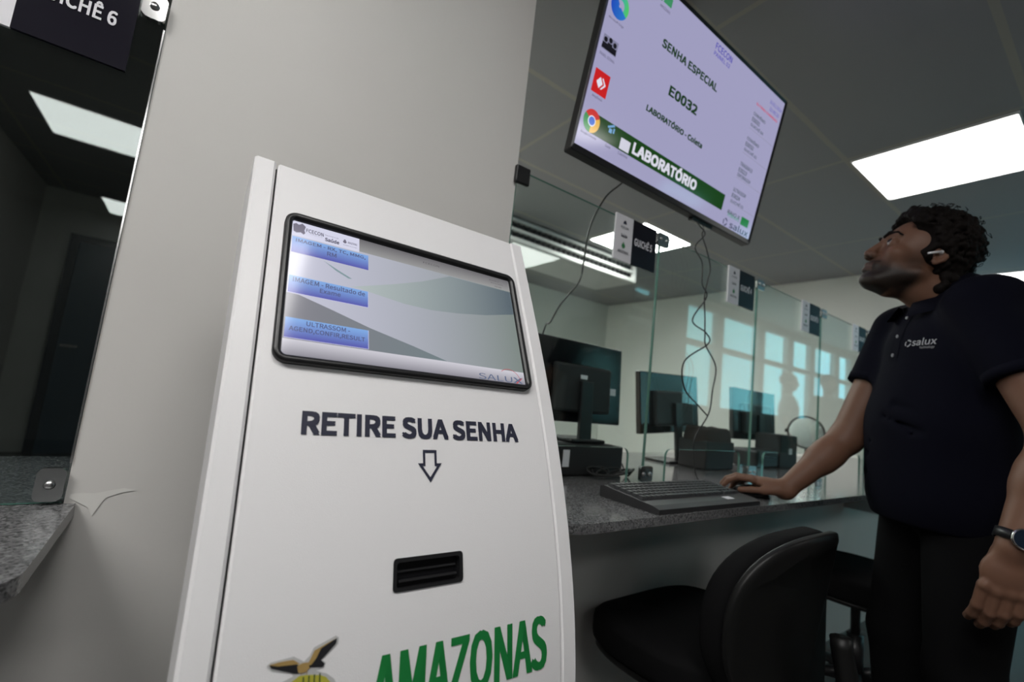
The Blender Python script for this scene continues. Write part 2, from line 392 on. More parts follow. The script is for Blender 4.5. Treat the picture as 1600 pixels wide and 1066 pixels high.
# ------------------------------------------------------------------ hanging counter signs
def sign(xr, num, label, z0=1.466, z1=1.612, wdt=.2):
    x0 = xr-wdt; xm = x0+wdt*.4
    t = thing('counter_sign', label, 'sign', (xr-wdt/2, GY-.008, z0), 'numbered counter signs on the glass')
    yb = GY-.0075
    MB().box(x0, yb, z0, xm, yb+.006, z1).build('white_panel', M_WHITE, t)
    MB().box(xm, yb, z0, xr, yb+.006, z1).build('black_panel', M_SIGNBLK, t)
    fn = lambda u, v, w: (u, yb-.0012-w, v)
    mb = MB(); text_on(mb, 'GUICHÊ '+num, fn, xm+.010, z0+.064, xr-.022, z0+.094, .03); mb.build('lettering', M_WHITE, t)
    cx = (x0+xm)/2
    text_on(MB(), 'FCECON', fn, cx-.018, z0+.103, cx+.018, z0+.110, .01).build('small_print', M_NAVY, t)
    poly_on(MB(), [(cx-.008, z0+.118), (cx+.008, z0+.118), (cx+.005, z0+.127), (cx, z0+.131), (cx-.006, z0+.126)], fn).build('small_logo', M_NAVY, t)
    text_on(MB(), 'Saúde', fn, cx-.015, z0+.075, cx+.015, z0+.087, .02).build('small_print', M_NAVY, t)
    text_on(MB(), 'AMAZONAS', fn, cx-.024, z0+.024, cx+.024, z0+.033, .02).build('small_print', M_NAVY, t)
    mb = MB(); poly_on(mb, ring_poly((cx, z0+.048), .008, 0, 360, 12), fn); poly_on(mb, [(cx-.003, z0+.055), (cx+.003, z0+.055), (cx, z0+.062)], fn); mb.build('emblem', M_GREEN, t)
t6 = sign(-.150, '6', 'black and white GUICHÊ 6 sign on the left glass', 1.464, 1.604, .215)
sign(1.205, '5', 'black and white GUICHÊ 5 sign below the television, nearest on the right')
sign(1.858, '4', 'black and white GUICHÊ 4 sign, second along the clear glass')
sign(2.510, '3', 'black and white GUICHÊ 3 sign, third along the clear glass')
sign(3.150, '2', 'black and white GUICHÊ 2 sign, beside the man\'s shoulder')

# ------------------------------------------------------------------ ticket kiosk
KX0, KX1 = .034, .496
def KY(z):
    z = max(z, .56)
    return -.3436*z**3 + 1.2789*z**2 - 1.1096*z + .7398
_co = (-0.344, 1.279, -1.11, 0.74)
def KN(z):
    dz = (KY(z+.004)-KY(z-.004))/.008
    return Vector((0, -1, dz)).normalized()
def KF(u, v, w): return Vector((u, KY(v), v)) + KN(v)*(.0008+w)
KTOP = 1.3065
kiosk = thing('ticket_kiosk', 'white curved ticket kiosk with touchscreen, standing before the pillar', 'kiosk', (.265, .55, 0))
zs = [.02+.46*k/6 for k in range(7)] + [.5+(KTOP-.5)*k/40 for k in range(41)]
def band(x0, x1, off, thick, zlist, bev=.003):
    """curved plate following the kiosk front; off = set-back from the front face"""
    mb = MB(); n = len(zlist)
    def prof(x, d): return [Vector((x, KY(z), z))-KN(z)*d for z in zlist]
    # cross-section points across X with bevelled front edges
    sec = [(x0, off+thick), (x0, off+bev), (x0+bev, off), (x1-bev, off), (x1, off+bev), (x1, off+thick)]
    vs = []
    for x, dd in sec: vs += prof(x, dd)
    fs = []
    for k in range(len(sec)):
        j = (k+1) % len(sec)
        fs += [(k*n+i, j*n+i, j*n+i+1, k*n+i+1) for i in range(n-1)]
    fs += [tuple(k*n+n-1 for k in range(len(sec))), tuple(k*n for k in reversed(range(len(sec))))]
    mb.add(vs, fs); return mb
band(KX0, .0608, 0, .085, zs).build('side_frame', M_KIOSK, kiosk, False)
band(.4685, KX1, 0, .085, zs).build('side_frame', M_KIOSK, kiosk, False)
band(.0608, .4685, .012, .07, zs).build('back_shell', M_MATTE, kiosk)
# front panel, with an opening for the ticket slot
SX0, SX1, SZ0, SZ1 = .2248, .3112, .7905, .8205
zz = sorted(set([round(z, 5) for z in zs if not (SZ0-.006 < z < SZ1+.006)] + [SZ0, (SZ0+SZ1)/2, SZ1, KTOP-.002]))
zz = [z for z in zz if z <= KTOP-.002+1e-6]
xx = [.0632, .0655, SX0, SX1, .4655, .4678]
vs = []; fs = []
nz_ = len(zz)
for k, x in enumerate(xx):
    dd = .0025 if k in (0, 5) else 0.
    vs += [Vector((x, KY(z), z))-KN(z)*dd for z in zz]
for k in range(5):
    for i in range(nz_-1):
        if k == 2 and SZ0-1e-6 <= zz[i] and zz[i+1] <= SZ1+1e-6: continue
        fs.append((k*nz_+i, (k+1)*nz_+i, (k+1)*nz_+i+1, k*nz_+i+1))
b0 = len(vs)
for x in (xx[0], xx[5]): vs += [Vector((x, KY(z), z))-KN(z)*.011 for z in zz]
for q, k in ((0, 0), (1, 5)):
    for i in range(nz_-1):
        f = (b0+q*nz_+i, k*nz_+i, k*nz_+i+1, b0+q*nz_+i+1); fs.append(f if q == 0 else f[::-1])
fs.append((b0+nz_-1, 0*nz_+nz_-1, 1*nz_+nz_-1, 2*nz_+nz_-1, 3*nz_+nz_-1, 4*nz_+nz_-1, 5*nz_+nz_-1, b0+2*nz_-1))
mesh_obj('front_panel', vs, fs, M_KIOSK, kiosk)
# base plate, hidden below the frame
MB().box(.05, .44, 0, .48, .80, .02, .004).build('base_plate', M_KIOSK, kiosk)
# ticket slot: black moulded tray with a lip
slot = MB().prism(rrect(SX0-.001, SZ0-.001, SX1+.001, SZ1+.001, .003, 3), lambda u, v, w: KF(u, v, -.0088+w), .0015).build('ticket_slot', M_GLOSSBLK, kiosk)
mb = MB()
oo = rrect(SX0-.0015, SZ0-.0015, SX1+.0015, SZ1+.0015, .004, 3); ii = rrect(SX0+.003, SZ0+.002, SX1-.003, SZ1-.003, .003, 3); n = len(oo)
mb.add([KF(u, v, .0006) for u, v in oo]+[KF(u, v, .0006) for u, v in ii]+[KF(u, v, -.0085) for u, v in ii], [(i, (i+1) % n, n+(i+1) % n, n+i) for i in range(n)]+[(n+i, n+(i+1) % n, 2*n+(i+1) % n, 2*n+i) for i in range(n)])
mb.build('slot_rim', M_BLACK, slot)
MB().tube([KF(SX0+.006, .7985, -.004), KF(SX1-.006, .7985, -.004)], .0022, 8).tube([KF(SX0+.006, .808, -.006), KF(SX1-.006, .808, -.006)], .0016, 8).build('slot_lip', M_BLACK, slot)
# lettering and pictograms
mb = MB(); text_on(mb, 'RETIRE SUA SENHA', KF, .1150, .9500, .4155, .9758, .055); mb.build('lettering', M_NAVY, kiosk)
ar = [(.2608, .9372), (.2800, .9372), (.2800, .9215), (.2868, .9215), (.2704, .8995), (.2538, .9215), (.2608, .9215)]
cx_, cz_ = .2704, .9215
inner = [(.2640, .9340), (.2768, .9340), (.2768, .9183), (.2805, .9183), (.2704, .9055), (.2602, .9183), (.2640, .9183)]
mb = MB(); n = 7; mb.add([KF(u, v, 0) for u, v in ar]+[KF(u, v, 0) for u, v in inner], [(i, (i+1) % n, n+(i+1) % n, n+i) for i in range(n)]); mb.build('arrow', M_NAVY, kiosk)
mb = MB(); text_on(mb, 'AMAZONAS', KF, .2040, .6735, .4410, .7345, .018, .062); mb.build('lettering', M_GREEN, kiosk).name = 'lettering'
emb = dict(
 sticker=[(0.1046, 0.748), (0.1077, 0.7497), (0.1273, 0.7504), (0.1369, 0.7444), (0.1419, 0.7482), (0.145, 0.7542), (0.1654, 0.7604), (0.1685, 0.7581), (0.168, 0.7531), (0.1537, 0.7422), (0.1577, 0.7392), (0.1562, 0.7359), (0.1489, 0.7345), (0.1596, 0.7297), (0.1668, 0.724), (0.175, 0.71), (0.175, .69), (.115, .69), (0.1130, 0.71), (0.1159, 0.7309), (0.1283, 0.7343), (0.1261, 0.7379), (0.1094, 0.7423), (0.1048, 0.746)],
 wing=[(0.1062, 0.748), (0.1261, 0.7458), (0.1327, 0.7424), (0.1329, 0.7356), (0.1289, 0.7365), (0.1083, 0.7448)],
 wing2=[(0.1452, 0.7435), (0.1489, 0.7526), (0.1665, 0.7581), (0.166, 0.7538), (0.1527, 0.7424), (0.1568, 0.7386), (0.1543, 0.7362), (0.1421, 0.7385), (0.14, 0.7405)],
 gold=[(0.1062, 0.748), (0.1137, 0.7487), (0.1267, 0.7481), (0.1334, 0.7435), (0.1263, 0.7441), (0.1141, 0.7454)],
 gold2=[(0.1391, 0.7407), (0.1426, 0.7457), (0.1456, 0.7519), (0.1659, 0.7584), (0.1517, 0.7524), (0.1478, 0.7451), (0.1437, 0.7405)],
 gold3=[(0.1309, 0.7421), (0.1355, 0.7437), (0.1403, 0.7434), (0.1426, 0.7383), (0.1383, 0.7353), (0.1324, 0.7365)],
 globe=[(0.1336, 0.7336), (0.1399, 0.7331), (0.153, 0.7302), (0.1589, 0.7273), (0.1654, 0.7194), (0.166, .70), (.128, .70), (0.1246, 0.7288)])
mb = MB(); poly_on(mb, emb['sticker'], KF, -.0002); em = mb.build('eagle_emblem', mat('emblem paper', (.5, .5, .5), rough=.4), kiosk)
mb = MB(); poly_on(mb, emb['wing'], KF, .0003); poly_on(mb, emb['wing2'], KF, .0003); mb.build('wing_feathers', mat('emblem black', (.015, .015, .018), rough=.4), em)
mb = MB()
for k in ('gold', 'gold2', 'gold3'): poly_on(mb, emb[k], KF, .0007)
mb.add([KF(.1345, .7370, .0007), KF(.1360, .7370, .0007), KF(.1350, .7330, .0007)], [(0, 1, 2)]); mb.add([KF(.1395, .7365, .0007), KF(.1408, .7365, .0007), KF(.1405, .7325, .0007)], [(0, 1, 2)])
mb.build('eagle_body', mat('emblem gold', (.38, .25, .09), rough=.4), em)
mb = MB(); poly_on(mb, emb['globe'], KF, .0003); mb.build('globe', mat('emblem yellow', (.45, .42, .05), rough=.4), em)
mb = MB()
for a in (.137, .142, .147, .152): poly_on(mb, [(a, .732), (a+.0012, .732), (a+.0022, .71), (a+.001, .71)], KF, .0007)
mb.build('globe_lines', mat('emblem dark green', (.05, .09, .03), rough=.4), em)
# touchscreen
SB = Vector((.087, .579, 1.034)); SV = Vector((0, .084, .1845)).normalized(); SN = Vector((0, -SV.z, SV.y))
def SF(u, v, w): return SB + Vector((u, 0, 0)) + SV*v + SN*(.0030+w)
ts = MB().prism(rrect(-.004, -.004, .359, .2067, .008, 4), lambda u, v, w: SF(u, v, -.006+w), .005).build('touchscreen', M_GLOSSBLK, kiosk)
mb = MB()
oo = rrect(-.0095, -.0085, .3660, .2115, .016, 8); oi = rrect(-.0065, -.0055, .3630, .2085, .013, 8); im = rrect(-.0015, -.0008, .3568, .2028, .007, 8); ii = rrect(-.0008, -.0001, .3558, .2015, .006, 8); n = len(oo)
L = [[SF(u, v, -.006) for u, v in oo], [SF(u, v, .0035) for u, v in oo], [SF(u, v, .0052) for u, v in oi], [SF(u, v, .0045) for u, v in im], [SF(u, v, -.001) for u, v in ii]]
mb.add([p for r in L for p in r], [(k*n+i, k*n+(i+1) % n, (k+1)*n+(i+1) % n, (k+1)*n+i) for k in range(4) for i in range(n)])
mb.build('bezel', M_BLACK, ts, True)
def disp(name, polys, mt, fn, w, parent):
    mb = MB()
    for p in polys: poly_on(mb, p, fn, w)
    return mb.build(name, mt, parent)
def disp_text(name, items, mt, fn, w, parent):
    g = lambda u, v, q: fn(u, v, w+q)
    for s, u0, v0, u1, v1, bd in items:
        o = text_on(MB(), s, g, u0, v0, u1, v1, bd).build(name, mt, parent)
    return o
e0 = -.0008
disp('screen_picture', [quad(0, 0, .355, .2005)], screen_mat('kiosk display background', (196, 196, 214), (124, 134, 130), 'X'), SF, e0, ts)
disp('screen_swoosh', [[(0.0787, 0.1148), (0.1422, 0.1365), (0.186, 0.1534), (0.2349, 0.1767), (0.355, 0.1767), (0.355, 0.1316), (0.296, 0.1175), (0.2446, 0.1093), (0.1978, 0.1047), (0.1549, 0.1056), (0.115, 0.1110), (0.0897, 0.1150)]], screen_mat('kiosk display swoosh', (176, 186, 186), (86, 99, 108), 'X'), SF, e0+.0001, ts)
disp('screen_swoosh', [[(0.0411, 0.1468), (0.0602, 0.1370), (0.0795, 0.1278), (0.0748, 0.127), (0.0579, 0.1350)]], screen_mat('kiosk display streak', (128, 150, 156)), SF, e0+.0001, ts)
disp('screen_wedge', [[(0.0, 0.0861), (0.0144, 0.0856), (0.0551, 0.0725), (0.1045, 0.0556), (0.1656, 0.0389), (0.2165, 0.0234), (0.1032, 0.0220), (0, 0.0221)]], screen_mat('kiosk display wedge', (128, 127, 136), (112, 126, 130), 'X'), SF, e0+.0001, ts)
disp('screen_bar', [quad(0, 0, .355, .0225)], screen_mat('kiosk display footer', (132, 130, 140), (205, 203, 212), 'Z'), SF, e0+.0002, ts)
disp('screen_bar', [quad(.089, .178, .355, .2005)], screen_mat('kiosk display header', (150, 150, 150), (104, 102, 106), 'Z'), SF, e0+.0002, ts)
disp('screen_logo_strip', [quad(0, .1765, .089, .2005)], screen_mat('kiosk display logo strip', (212, 212, 232)), SF, e0+.0002, ts)
disp('screen_logo', [[(0.0007, 0.1944), (0.0043, 0.197), (0.0078, 0.1953), (0.0121, 0.1988), (0.0165, 0.1948), (0.015, 0.188), (0.0164, 0.1839), (0.0143, 0.1809), (0.0108, 0.1833), (0.0053, 0.1813), (0.0018, 0.1831)], ring_poly((.0685, .1878), .0026, 0, 360, 10), quad(.0672, .190, .0698, .1918)], screen_mat('kiosk display grey logo', (112, 108, 126)), SF, e0+.0004, ts)
disp_text('screen_text', [('FCECON', .0172, .1862, .0398, .1925, .03), ('Fundação CECON', .022, .1838, .038, .185, 0), ('Secretaria de', .0417, .1895, .060, .1915, 0), ('Saúde', .0417, .1800, .0609, .1870, .05), ('AMAZONAS', .0725, .1862, .0858, .1900, .02), ('GOVERNO DO ESTADO', .0665, .1815, .0858, .1832, 0)], screen_mat('kiosk display grey print', (96, 94, 112)), SF, e0+.0004, ts)
for (u0, v0, u1, v1), ls in (((.001, .149, .102, .1745), [('IMAGEM - RX, TC, MMG,', .0056, .1652, .0979, .1718, .022), ('RM', .0454, .1562, .0577, .1630, .022)]),
                             ((.0012, .087, .1018, .1125), [('IMAGEM - Resultado de', .0060, .1035, .0972, .1110, .022), ('Exame', .0387, .0945, .0648, .1010, .022)]),
                             ((.0014, .0240, .102, .0515), [('ULTRASSOM -', .0252, .0430, .0778, .0495, .022), ('AGEND,CONFIR,RESULT', .0060, .0325, .0973, .0400, .022)])):
    bt = disp('screen_button', [quad(u0, v0, u1, v1)], screen_mat('kiosk display button', (86, 86, 170), (128, 170, 226), 'Z'), SF, e0+.0003, ts)
    disp_text('button_text', ls, screen_mat('kiosk display button print', (84, 90, 128)), SF, e0+.0005, bt)
disp('screen_border', [quad(.001, .0235, .102, .0243), quad(.1015, .024, .1023, .0515), quad(.001, .0865, .1018, .0872), quad(.1013, .087, .1020, .1125)], screen_mat('kiosk display border', (190, 190, 225)), SF, e0+.0004, ts)
disp_text('screen_text', [('FCECON', .189, .1885, .217, .1920, 0), ('Sexta-feira', .3130, .1915, .333, .1940, 0), ('26/01/2024', .3150, .1860, .3410, .1885, 0), ('10:48', .3230, .1800, .3370, .1825, 0)], screen_mat('kiosk display dim print', (84, 80, 84)), SF, e0+.0004, ts)
disp_text('screen_logo', [('SALU', .268, .0025, .330, .0120, 0), ('X', .332, .0025, .350, .0120, .01)], screen_mat('kiosk display blue grey print', (92, 104, 132)), SF, e0+.0004, ts)
disp('screen_logo', [ring_poly((.325, .003), .022, 20, 130, 14, .0212), [(.336, .002), (.339, .002), (.351, .012), (.348, .012)]], screen_mat('kiosk display red print', (186, 70, 78)), SF, e0+.0005, ts)

# ------------------------------------------------------------------ television
TA = Vector((.767, .9, 1.72)); TU = Vector((0, -.115, .5185)).normalized(); TN = Vector((0, -TU.z, TU.y))
def TF(u, v, w): return TA + Vector((u, 0, 0)) + TU*v + TN*w
TW, TH = .939, .531
tv = thing('television', 'large black flat television hanging from the ceiling, showing a ticket number', 'television', (1.236, .9, 1.70))
mb = MB(); o1 = rrect(-.011, -.020, TW+.011, TH+.011, .006, 3); o2 = rrect(-.009, -.018, TW+.009, TH+.009, .006, 3); o3 = rrect(-.011, -.026, TW+.011, TH+.011, .006, 3)
n = len(o1)
Ls = [[TF(u, v, .006) for u, v in o2], [TF(u, v, .003) for u, v in o1], [TF(u, v, -.022) for u, v in o3], [TF(.5*TW+(u-.5*TW)*.94, .5*TH+(v-.5*TH)*.92, -.055) for u, v in o3]]
mb.add([p for r in Ls for p in r], [(k*n+i, (k+1)*n+i, (k+1)*n+(i+1) % n, k*n+(i+1) % n) for k in range(3) for i in range(n)]+[tuple(range(3*n, 4*n))])
mb.build('casing', M_BLACK, tv)
mb = MB(); i2 = rrect(0, 0, TW, TH, .002, 3)
mb.add([TF(u, v, .006) for u, v in o2]+[TF(u, v, .0012) for u, v in i2], [(i, n+i, n+(i+1) % n, (i+1) % n) if False else (i, (i+1) % n, n+(i+1) % n, n+i) for i in range(n)]); mb.build('bezel', M_BLACK, tv)
MB().prism(rrect(.58, -.034, .70, -.018, .005, 3), lambda u, v, w: TF(u, v, -.02+w), .018).build('sensor_bar', M_GLOSSBLK, tv)
# mount: bracket plate and pole to the ceiling
mt_ = MB().prism(rrect(.30, .12, .64, .40, .01, 3), lambda u, v, w: TF(u, v, -.075+w), .02).build('mount_bracket', M_BLACK, tv)
MB().prism(rrect(.34, TH-.02, .37, TH+.035, .005, 3), lambda u, v, w: TF(u, v, -.07+w), .02).prism(rrect(.42, TH-.02, .45, TH+.03, .005, 3), lambda u, v, w: TF(u, v, -.07+w), .02).prism(quad(.34, .38, .45, TH), lambda u, v, w: TF(u, v, -.07+w), .012).build('hook', M_BLACK, mt_)
MB().tube([TF(.47, .30, -.08), TF(.47, .30, -.12), (1.237, 1.0, 2.10), (1.237, 1.0, H-.01)], .02, 12).disc((1.237, 1.0, H-.015), (0, 0, 1), .06, .014).build('pole', M_BLACK, mt_)
te = .0014
TS = 1.0
tscr = disp('screen', [quad(0, 0, TW, TH)], screen_mat('television display background', (158, 156, 190), es=TS), TF, te, tv)
def td(name, polys, c, w=.0003, c2=None, ax='X'): return disp(name, polys, screen_mat('television display '+str(c)+str(c2), c, c2, ax, es=TS), TF, te+w, tscr)
def tt(name, items, c, w=.0006): return disp_text(name, items, screen_mat('television display '+str(c)+'None', c, es=TS), TF, te+w, tscr)
DG = (24, 56, 28)
td('screen_bar', [quad(.04, .046, .722, .102)], (20, 62, 18))
tt('screen_text', [('SENHA ESPECIAL', .231, .382, .528, .407, .055), ('E0032', .308, .273, .458, .304, .055), ('LABORATÓRIO - Coleta', .232, .192, .527, .215, .05)], DG)
tt('screen_text', [('LABORATÓRIO', .218, .056, .550, .100, .05)], (214, 214, 226))
tt('screen_text', [('FCECON', .467, .497, .566, .518, .02), ('PAINEL 02', .467, .478, .562, .491, .01), ('26/01/2024', .84, .487, .93, .503, 0), ('10:48:20', .85, .466, .92, .480, 0)], (66, 58, 168))
tt('screen_text', [('ÚLTIMAS CHAMADAS', .763, .448, .918, .459, .02)], (196, 40, 62))
items = []
for k, (v, a, b) in enumerate(((.425, 'CONVÊNIO', 'GUICHÊ 04'), (.335, 'CONVÊNIO', 'GUICHÊ 02'), (.240, 'TRIAGEM 03', 'ENFERMAGEM'), (.145, 'ULTRASSOM', 'GUICHÊ 01'), (.062, 'RAIO X', ''))):
    items.append((a, .760, v-.014, .845, v, .015))
    if b: items += [('E00%d%d' % (3-k//2, 1+k), .760, v-.036, .815, v-.021, .02), (b, .760, v-.054, .850, v-.041, .01)]
tt('screen_text', items, (44, 66, 60))
td('screen_rule', [quad(.757, v, TW-.004, v+.0015) for v in (.362, .272, .180, .088)], (140, 140, 160))
td('screen_icon', [quad(.857, .036, .912, .066)], (30, 118, 58))
tt('screen_text', [('WhatsApp'[:0]+'ATENDIMENTO', .765, .040, .845, .052, .01)], (60, 150, 110))
tt('screen_logo', [('salux', .792, .004, .925, .029, .02)], (56, 58, 84))
td('screen_logo', [ring_poly((.762, .016), .014, 20+120*k, 110+120*k, 8, .009) for k in range(3)], (56, 58, 84))
# desktop icons down the left side
td('screen_icon', [ring_poly((.043, .392), .034, 130, 330, 20, .004)], (30, 70, 180), .0003, (40, 120, 200), 'X')
td('screen_icon', [ring_poly((.043, .392), .034, -30, 130, 20, .016)], (36, 150, 190), .0004, (80, 196, 90), 'X')
td('screen_icon', [[(.012, .266), (.070, .266), (.070, .304), (.012, .304)]], (126, 126, 152))
td('screen_icon', [ring_poly((x, z+.014), .007, 0, 360, 10) for x, z in ((.022, .278), (.040, .283), (.058, .278))] + [quad(x-.009, .270, x+.009, z+.006) for x, z in ((.022, .278), (.040, .283), (.058, .278))] + [quad(.012, .268, .068, .276)], (20, 20, 28), .0005)
td('screen_icon', [quad(.012, .150, .070, .212)], (196, 28, 30))
td('screen_icon', [[(.024, .181), (.036, .166), (.048, .181), (.036, .196)], [(.042, .166), (.047, .166), (.060, .181), (.047, .196), (.042, .196), (.054, .181)]], (222, 222, 236), .0005)
td('screen_icon', [ring_poly((.041, .077), .031, 30, 150, 14, .014)], (200, 44, 40), .0005)
td('screen_icon', [ring_poly((.041, .077), .031, 150, 270, 14, .014)], (50, 140, 76), .0005)
td('screen_icon', [ring_poly((.041, .077), .031, 270, 390, 14, .014)], (226, 176, 70), .0005)
td('screen_icon', [ring_poly((.041, .077), .0145, 0, 360, 20)], (226, 228, 240), .0006)
td('screen_icon', [ring_poly((.041, .077), .0115, 0, 360, 20)], (70, 112, 206), .0008)
td('screen_icon', [quad(.110, .075, .122, .087), quad(.126, .078, .132, .092), [(.105, .085), (.13, .097), (.126, .102), (.102, .09)]], (110, 160, 206), .0005)
td('screen_icon', [quad(.163, .050, .205, .082)], (206, 206, 220), .0005)
td('screen_icon', [quad(.160, .490, .190, .520), quad(.196, .492, .232, .516)], (60, 140, 96), .0005)
tt('screen_text', [('Microsoft Edge', .013, .345, .072, .353, 0), ('PAINEL SENHAS', .012, .248, .070, .256, 0), ('AnyDesk', .020, .136, .060, .145, 0), ('Google Chrome', .012, .034, .072, .042, 0), ('Guia', .110, .034, .130, .042, 0), ('Lixeira', .165, .034, .205, .042, 0), ('AMAZONAS', .185, .474, .232, .482, 0)], (54, 52, 72))
# cables
def cable(name, label, pts, r=.0028, n=8):
    return tag(MB().tube(catmull(pts, n), r, 8).build(name, M_CABLE, None, True), label, 'cable')
cable('power_cable', 'thin black cable hanging from the television down to the near monitor',
      [(1.10, .985, 1.78), (1.064, 1.0, 1.738), (1.005, 1.0, 1.673), (.952, 1.0, 1.56), (.939, 1.0, 1.443), (.928, 1.0, 1.38), (.88, 1.02, 1.30), (.93, 1.12, 1.262), (.97, 1.19, 1.264), (1.0, 1.25, 1.20)])
cable('signal_cable', 'thin black cable hanging from the television in front of the glass, left strand',
      [(1.375, .91, 1.69), (1.38, .90, 1.673), (1.411, .898, 1.651), (1.357, .898, 1.589), (1.405, .898, 1.547), (1.413, .898, 1.472), (1.445, .898, 1.433), (1.369, .898, 1.335), (1.454, .898, 1.306), (1.474, .898, 1.271), (1.338, .898, 1.189), (1.35, .898, 1.10), (1.434, .898, 1.051), (1.487, .895, 1.020)], .0024)
cable('signal_cable', 'thin black cable hanging from the television in front of the glass down to the keyboard',
      [(1.42, .915, 1.69), (1.414, .905, 1.672), (1.405, .905, 1.649), (1.439, .905, 1.603), (1.468, .905, 1.544), (1.456, .905, 1.495), (1.443, .905, 1.433), (1.454, .905, 1.357), (1.46, .905, 1.30), (1.469, .905, 1.263), (1.54, .905, 1.196), (1.528, .905, 1.11), (1.513, .905, 1.028), (1.433, .9, .946), (1.427, .9, .89), (1.432, .89, .82), (1.428, .85, .7845), (1.412, .82, .7840)], .0024)

# ------------------------------------------------------------------ keyboard and mouse
def KB(u, v, w): return Vector((.915+u, .652+v, CT+w))       # u along counter, v away
kb = thing('keyboard', 'black computer keyboard lying at the granite counter edge', 'keyboard', (1.14, .75, CT))
prof = [(0, .001), (0, .012), (.02, .017), (.055, .020), (.170, .030), (.182, .026), (.182, .001)]
mb = MB(); n = len(prof); mb.add([KB(0, v, w) for v, w in prof]+[KB(.462, v, w) for v, w in prof], [tuple(range(n)), tuple(reversed(range(n, 2*n)))]+[(i, n+i, n+(i+1) % n, (i+1) % n) for i in range(n)])
mb.xf(lambda p: p); mb.build('base', mat('dark grey keyboard plastic', (.03, .03, .032), rough=.4), kb)
MK = mat('keycap plastic', (.045, .047, .05), rough=.35)
for r_ in range(6):
    u = .012
    while u < .440:
        wd = .0165
        if r_ == 0 and .09 < u < .2: wd = .105
        if .298 < u < .306 or .366 < u < .372: u += .008
        v0 = .056+.0188*r_; hz = .0205+.0087*(v0-.055)/.1
        q = MB().box(0, 0, 0, wd, .0165, .007)
        q.v = [(KB(u+(x if z < .003 else .0015+x*(wd-.003)/wd), v0+(y if z < .003 else .0015+y*.82), hz+z)) for x, y, z in q.v]
        q.build('key', MK, kb)
        u += wd+.0025
poly_on(mb := MB(), quad(.325, .020, .362, .040), lambda u, v, w: KB(u, v, .0177+.003*(v-.02)/.035))
mb.build('sticker', M_WHITE, kb)
F2 = Vector((-.53, .848, 0)); L2 = Vector((-.848, -.53, 0))
MC = Vector((1.500, .742, CT))
ms = thing('mouse', 'black computer mouse under the man\'s hand', 'mouse', MC)
vs = []; fs = []; NA, NB = 20, 8
for j in range(NB+1):
    ph = pi/2*j/NB
    for i in range(NA):
        a = 2*pi*i/NA
        vs.append(MC+F2*(.056*cos(a)*cos(ph)**.6)+L2*(.031*sin(a)*cos(ph)**.6)+Vector((0, 0, .001+.034*sin(ph)*(1-.2*cos(a)*cos(ph)))))
for j in range(NB):
    fs += [(j*NA+i, j*NA+(i+1) % NA, (j+1)*NA+(i+1) % NA, (j+1)*NA+i) for i in range(NA)]
fs.append(tuple(reversed(range(NA))))
mesh_obj('shell', vs, fs, M_GLOSSBLK, ms, True)
MB().disc(MC+F2*.030+Vector((0, 0, .026))-L2*.003, L2, .008, .006).build('scroll_wheel', M_MATTE, ms)

# ------------------------------------------------------------------ behind the glass: computers and boxes
pcb = thing('desktop_computer', 'black desktop computer lying flat under the near monitor', 'computer', (1.12, 1.2, CT))
MB().box(.93, 1.06, CT+.003, 1.262, 1.38, CT+.096, .004).build('case', M_MATTE, pcb)
MB().box(.985, 1.0585, CT+.03, 1.012, 1.0605, CT+.082).build('label_sticker', M_WHITE, pcb)
def monitor(cx, y, w, z0, z1, label, tilt, rotz, foot, sticker=True, roll=0.):
    t = thing('monitor', label, 'monitor', (cx, y, foot), 'monitors behind the counter glass')
    R = Matrix.Rotation(rotz, 4, 'Z') @ Matrix.Rotation(tilt, 4, 'X') @ Matrix.Rotation(roll, 4, 'Y'); c = Vector((cx, y, (z0+z1)/2)); h = (z1-z0)
    X = lambda p: c + (R @ p)
    MB().box(-w/2, -.012, -h/2, w/2, .014, h/2, .004).xf(X).build('housing', M_GLOSSBLK, t)
    MB().box(-w/2+.012, .0135, -h/2+.018, w/2-.012, .0155, h/2-.012).xf(X).build('screen', mat('switched off screen', (.01, .01, .012), rough=.1), t)
    MB().box(-w*.32, -.035, -h*.38, w*.32, -.011, h*.20, .010).xf(X).build('rear_bulge', M_MATTE, t)
    st = MB().box(-.028, -.052, -h/2-(z0-foot), .028, -.036, 0, .003).xf(X).build('stand', M_BLACK, t)
    MB().box(cx-.08, y-.08, foot+.001, cx+.08, y+.06, foot+.012, .004).build('foot', M_BLACK, t)
    if sticker:
        MB().box(w*.34, -.0138, -.03, w*.43, -.0118, -.008).xf(X).box(-.02, -.0365, .012, .02, -.0345, .022).build('sticker', M_WHITE, t) if False else MB().box(w*.345, -.0138, -.035, w*.43, -.0118, -.010).xf(X).build('sticker', M_WHITE, t)
        MB().box(-.022, -.0370, .008, .010, -.0345, .022).xf(X).build('sticker', M_WHITE, t)
    return t
monitor(1.145, 1.19, .43, .945, 1.232, 'black monitor seen from behind, standing on the flat computer beside the kiosk', radians(-3), 0, CT+.097)
monitor(1.905, 1.345, .52, .92, 1.198, 'black monitor seen from behind, second along the counter behind the glass', radians(-4), radians(5), CT, False, radians(-3))
monitor(2.76, 1.37, .49, .907, 1.197, 'black monitor seen from behind, third along the counter near the round mirror', radians(-3), 0, CT, False)
bx = thing('equipment_box', 'black box with a crumpled brown top on the counter behind the glass', 'box', (2.0, 1.25, CT))
MB().box(1.87, 1.12, CT+.001, 2.10, 1.255, CT+.125, .006).build('body', M_MATTE, bx)
q = MB(); NX = 14
vs = []; fs = []
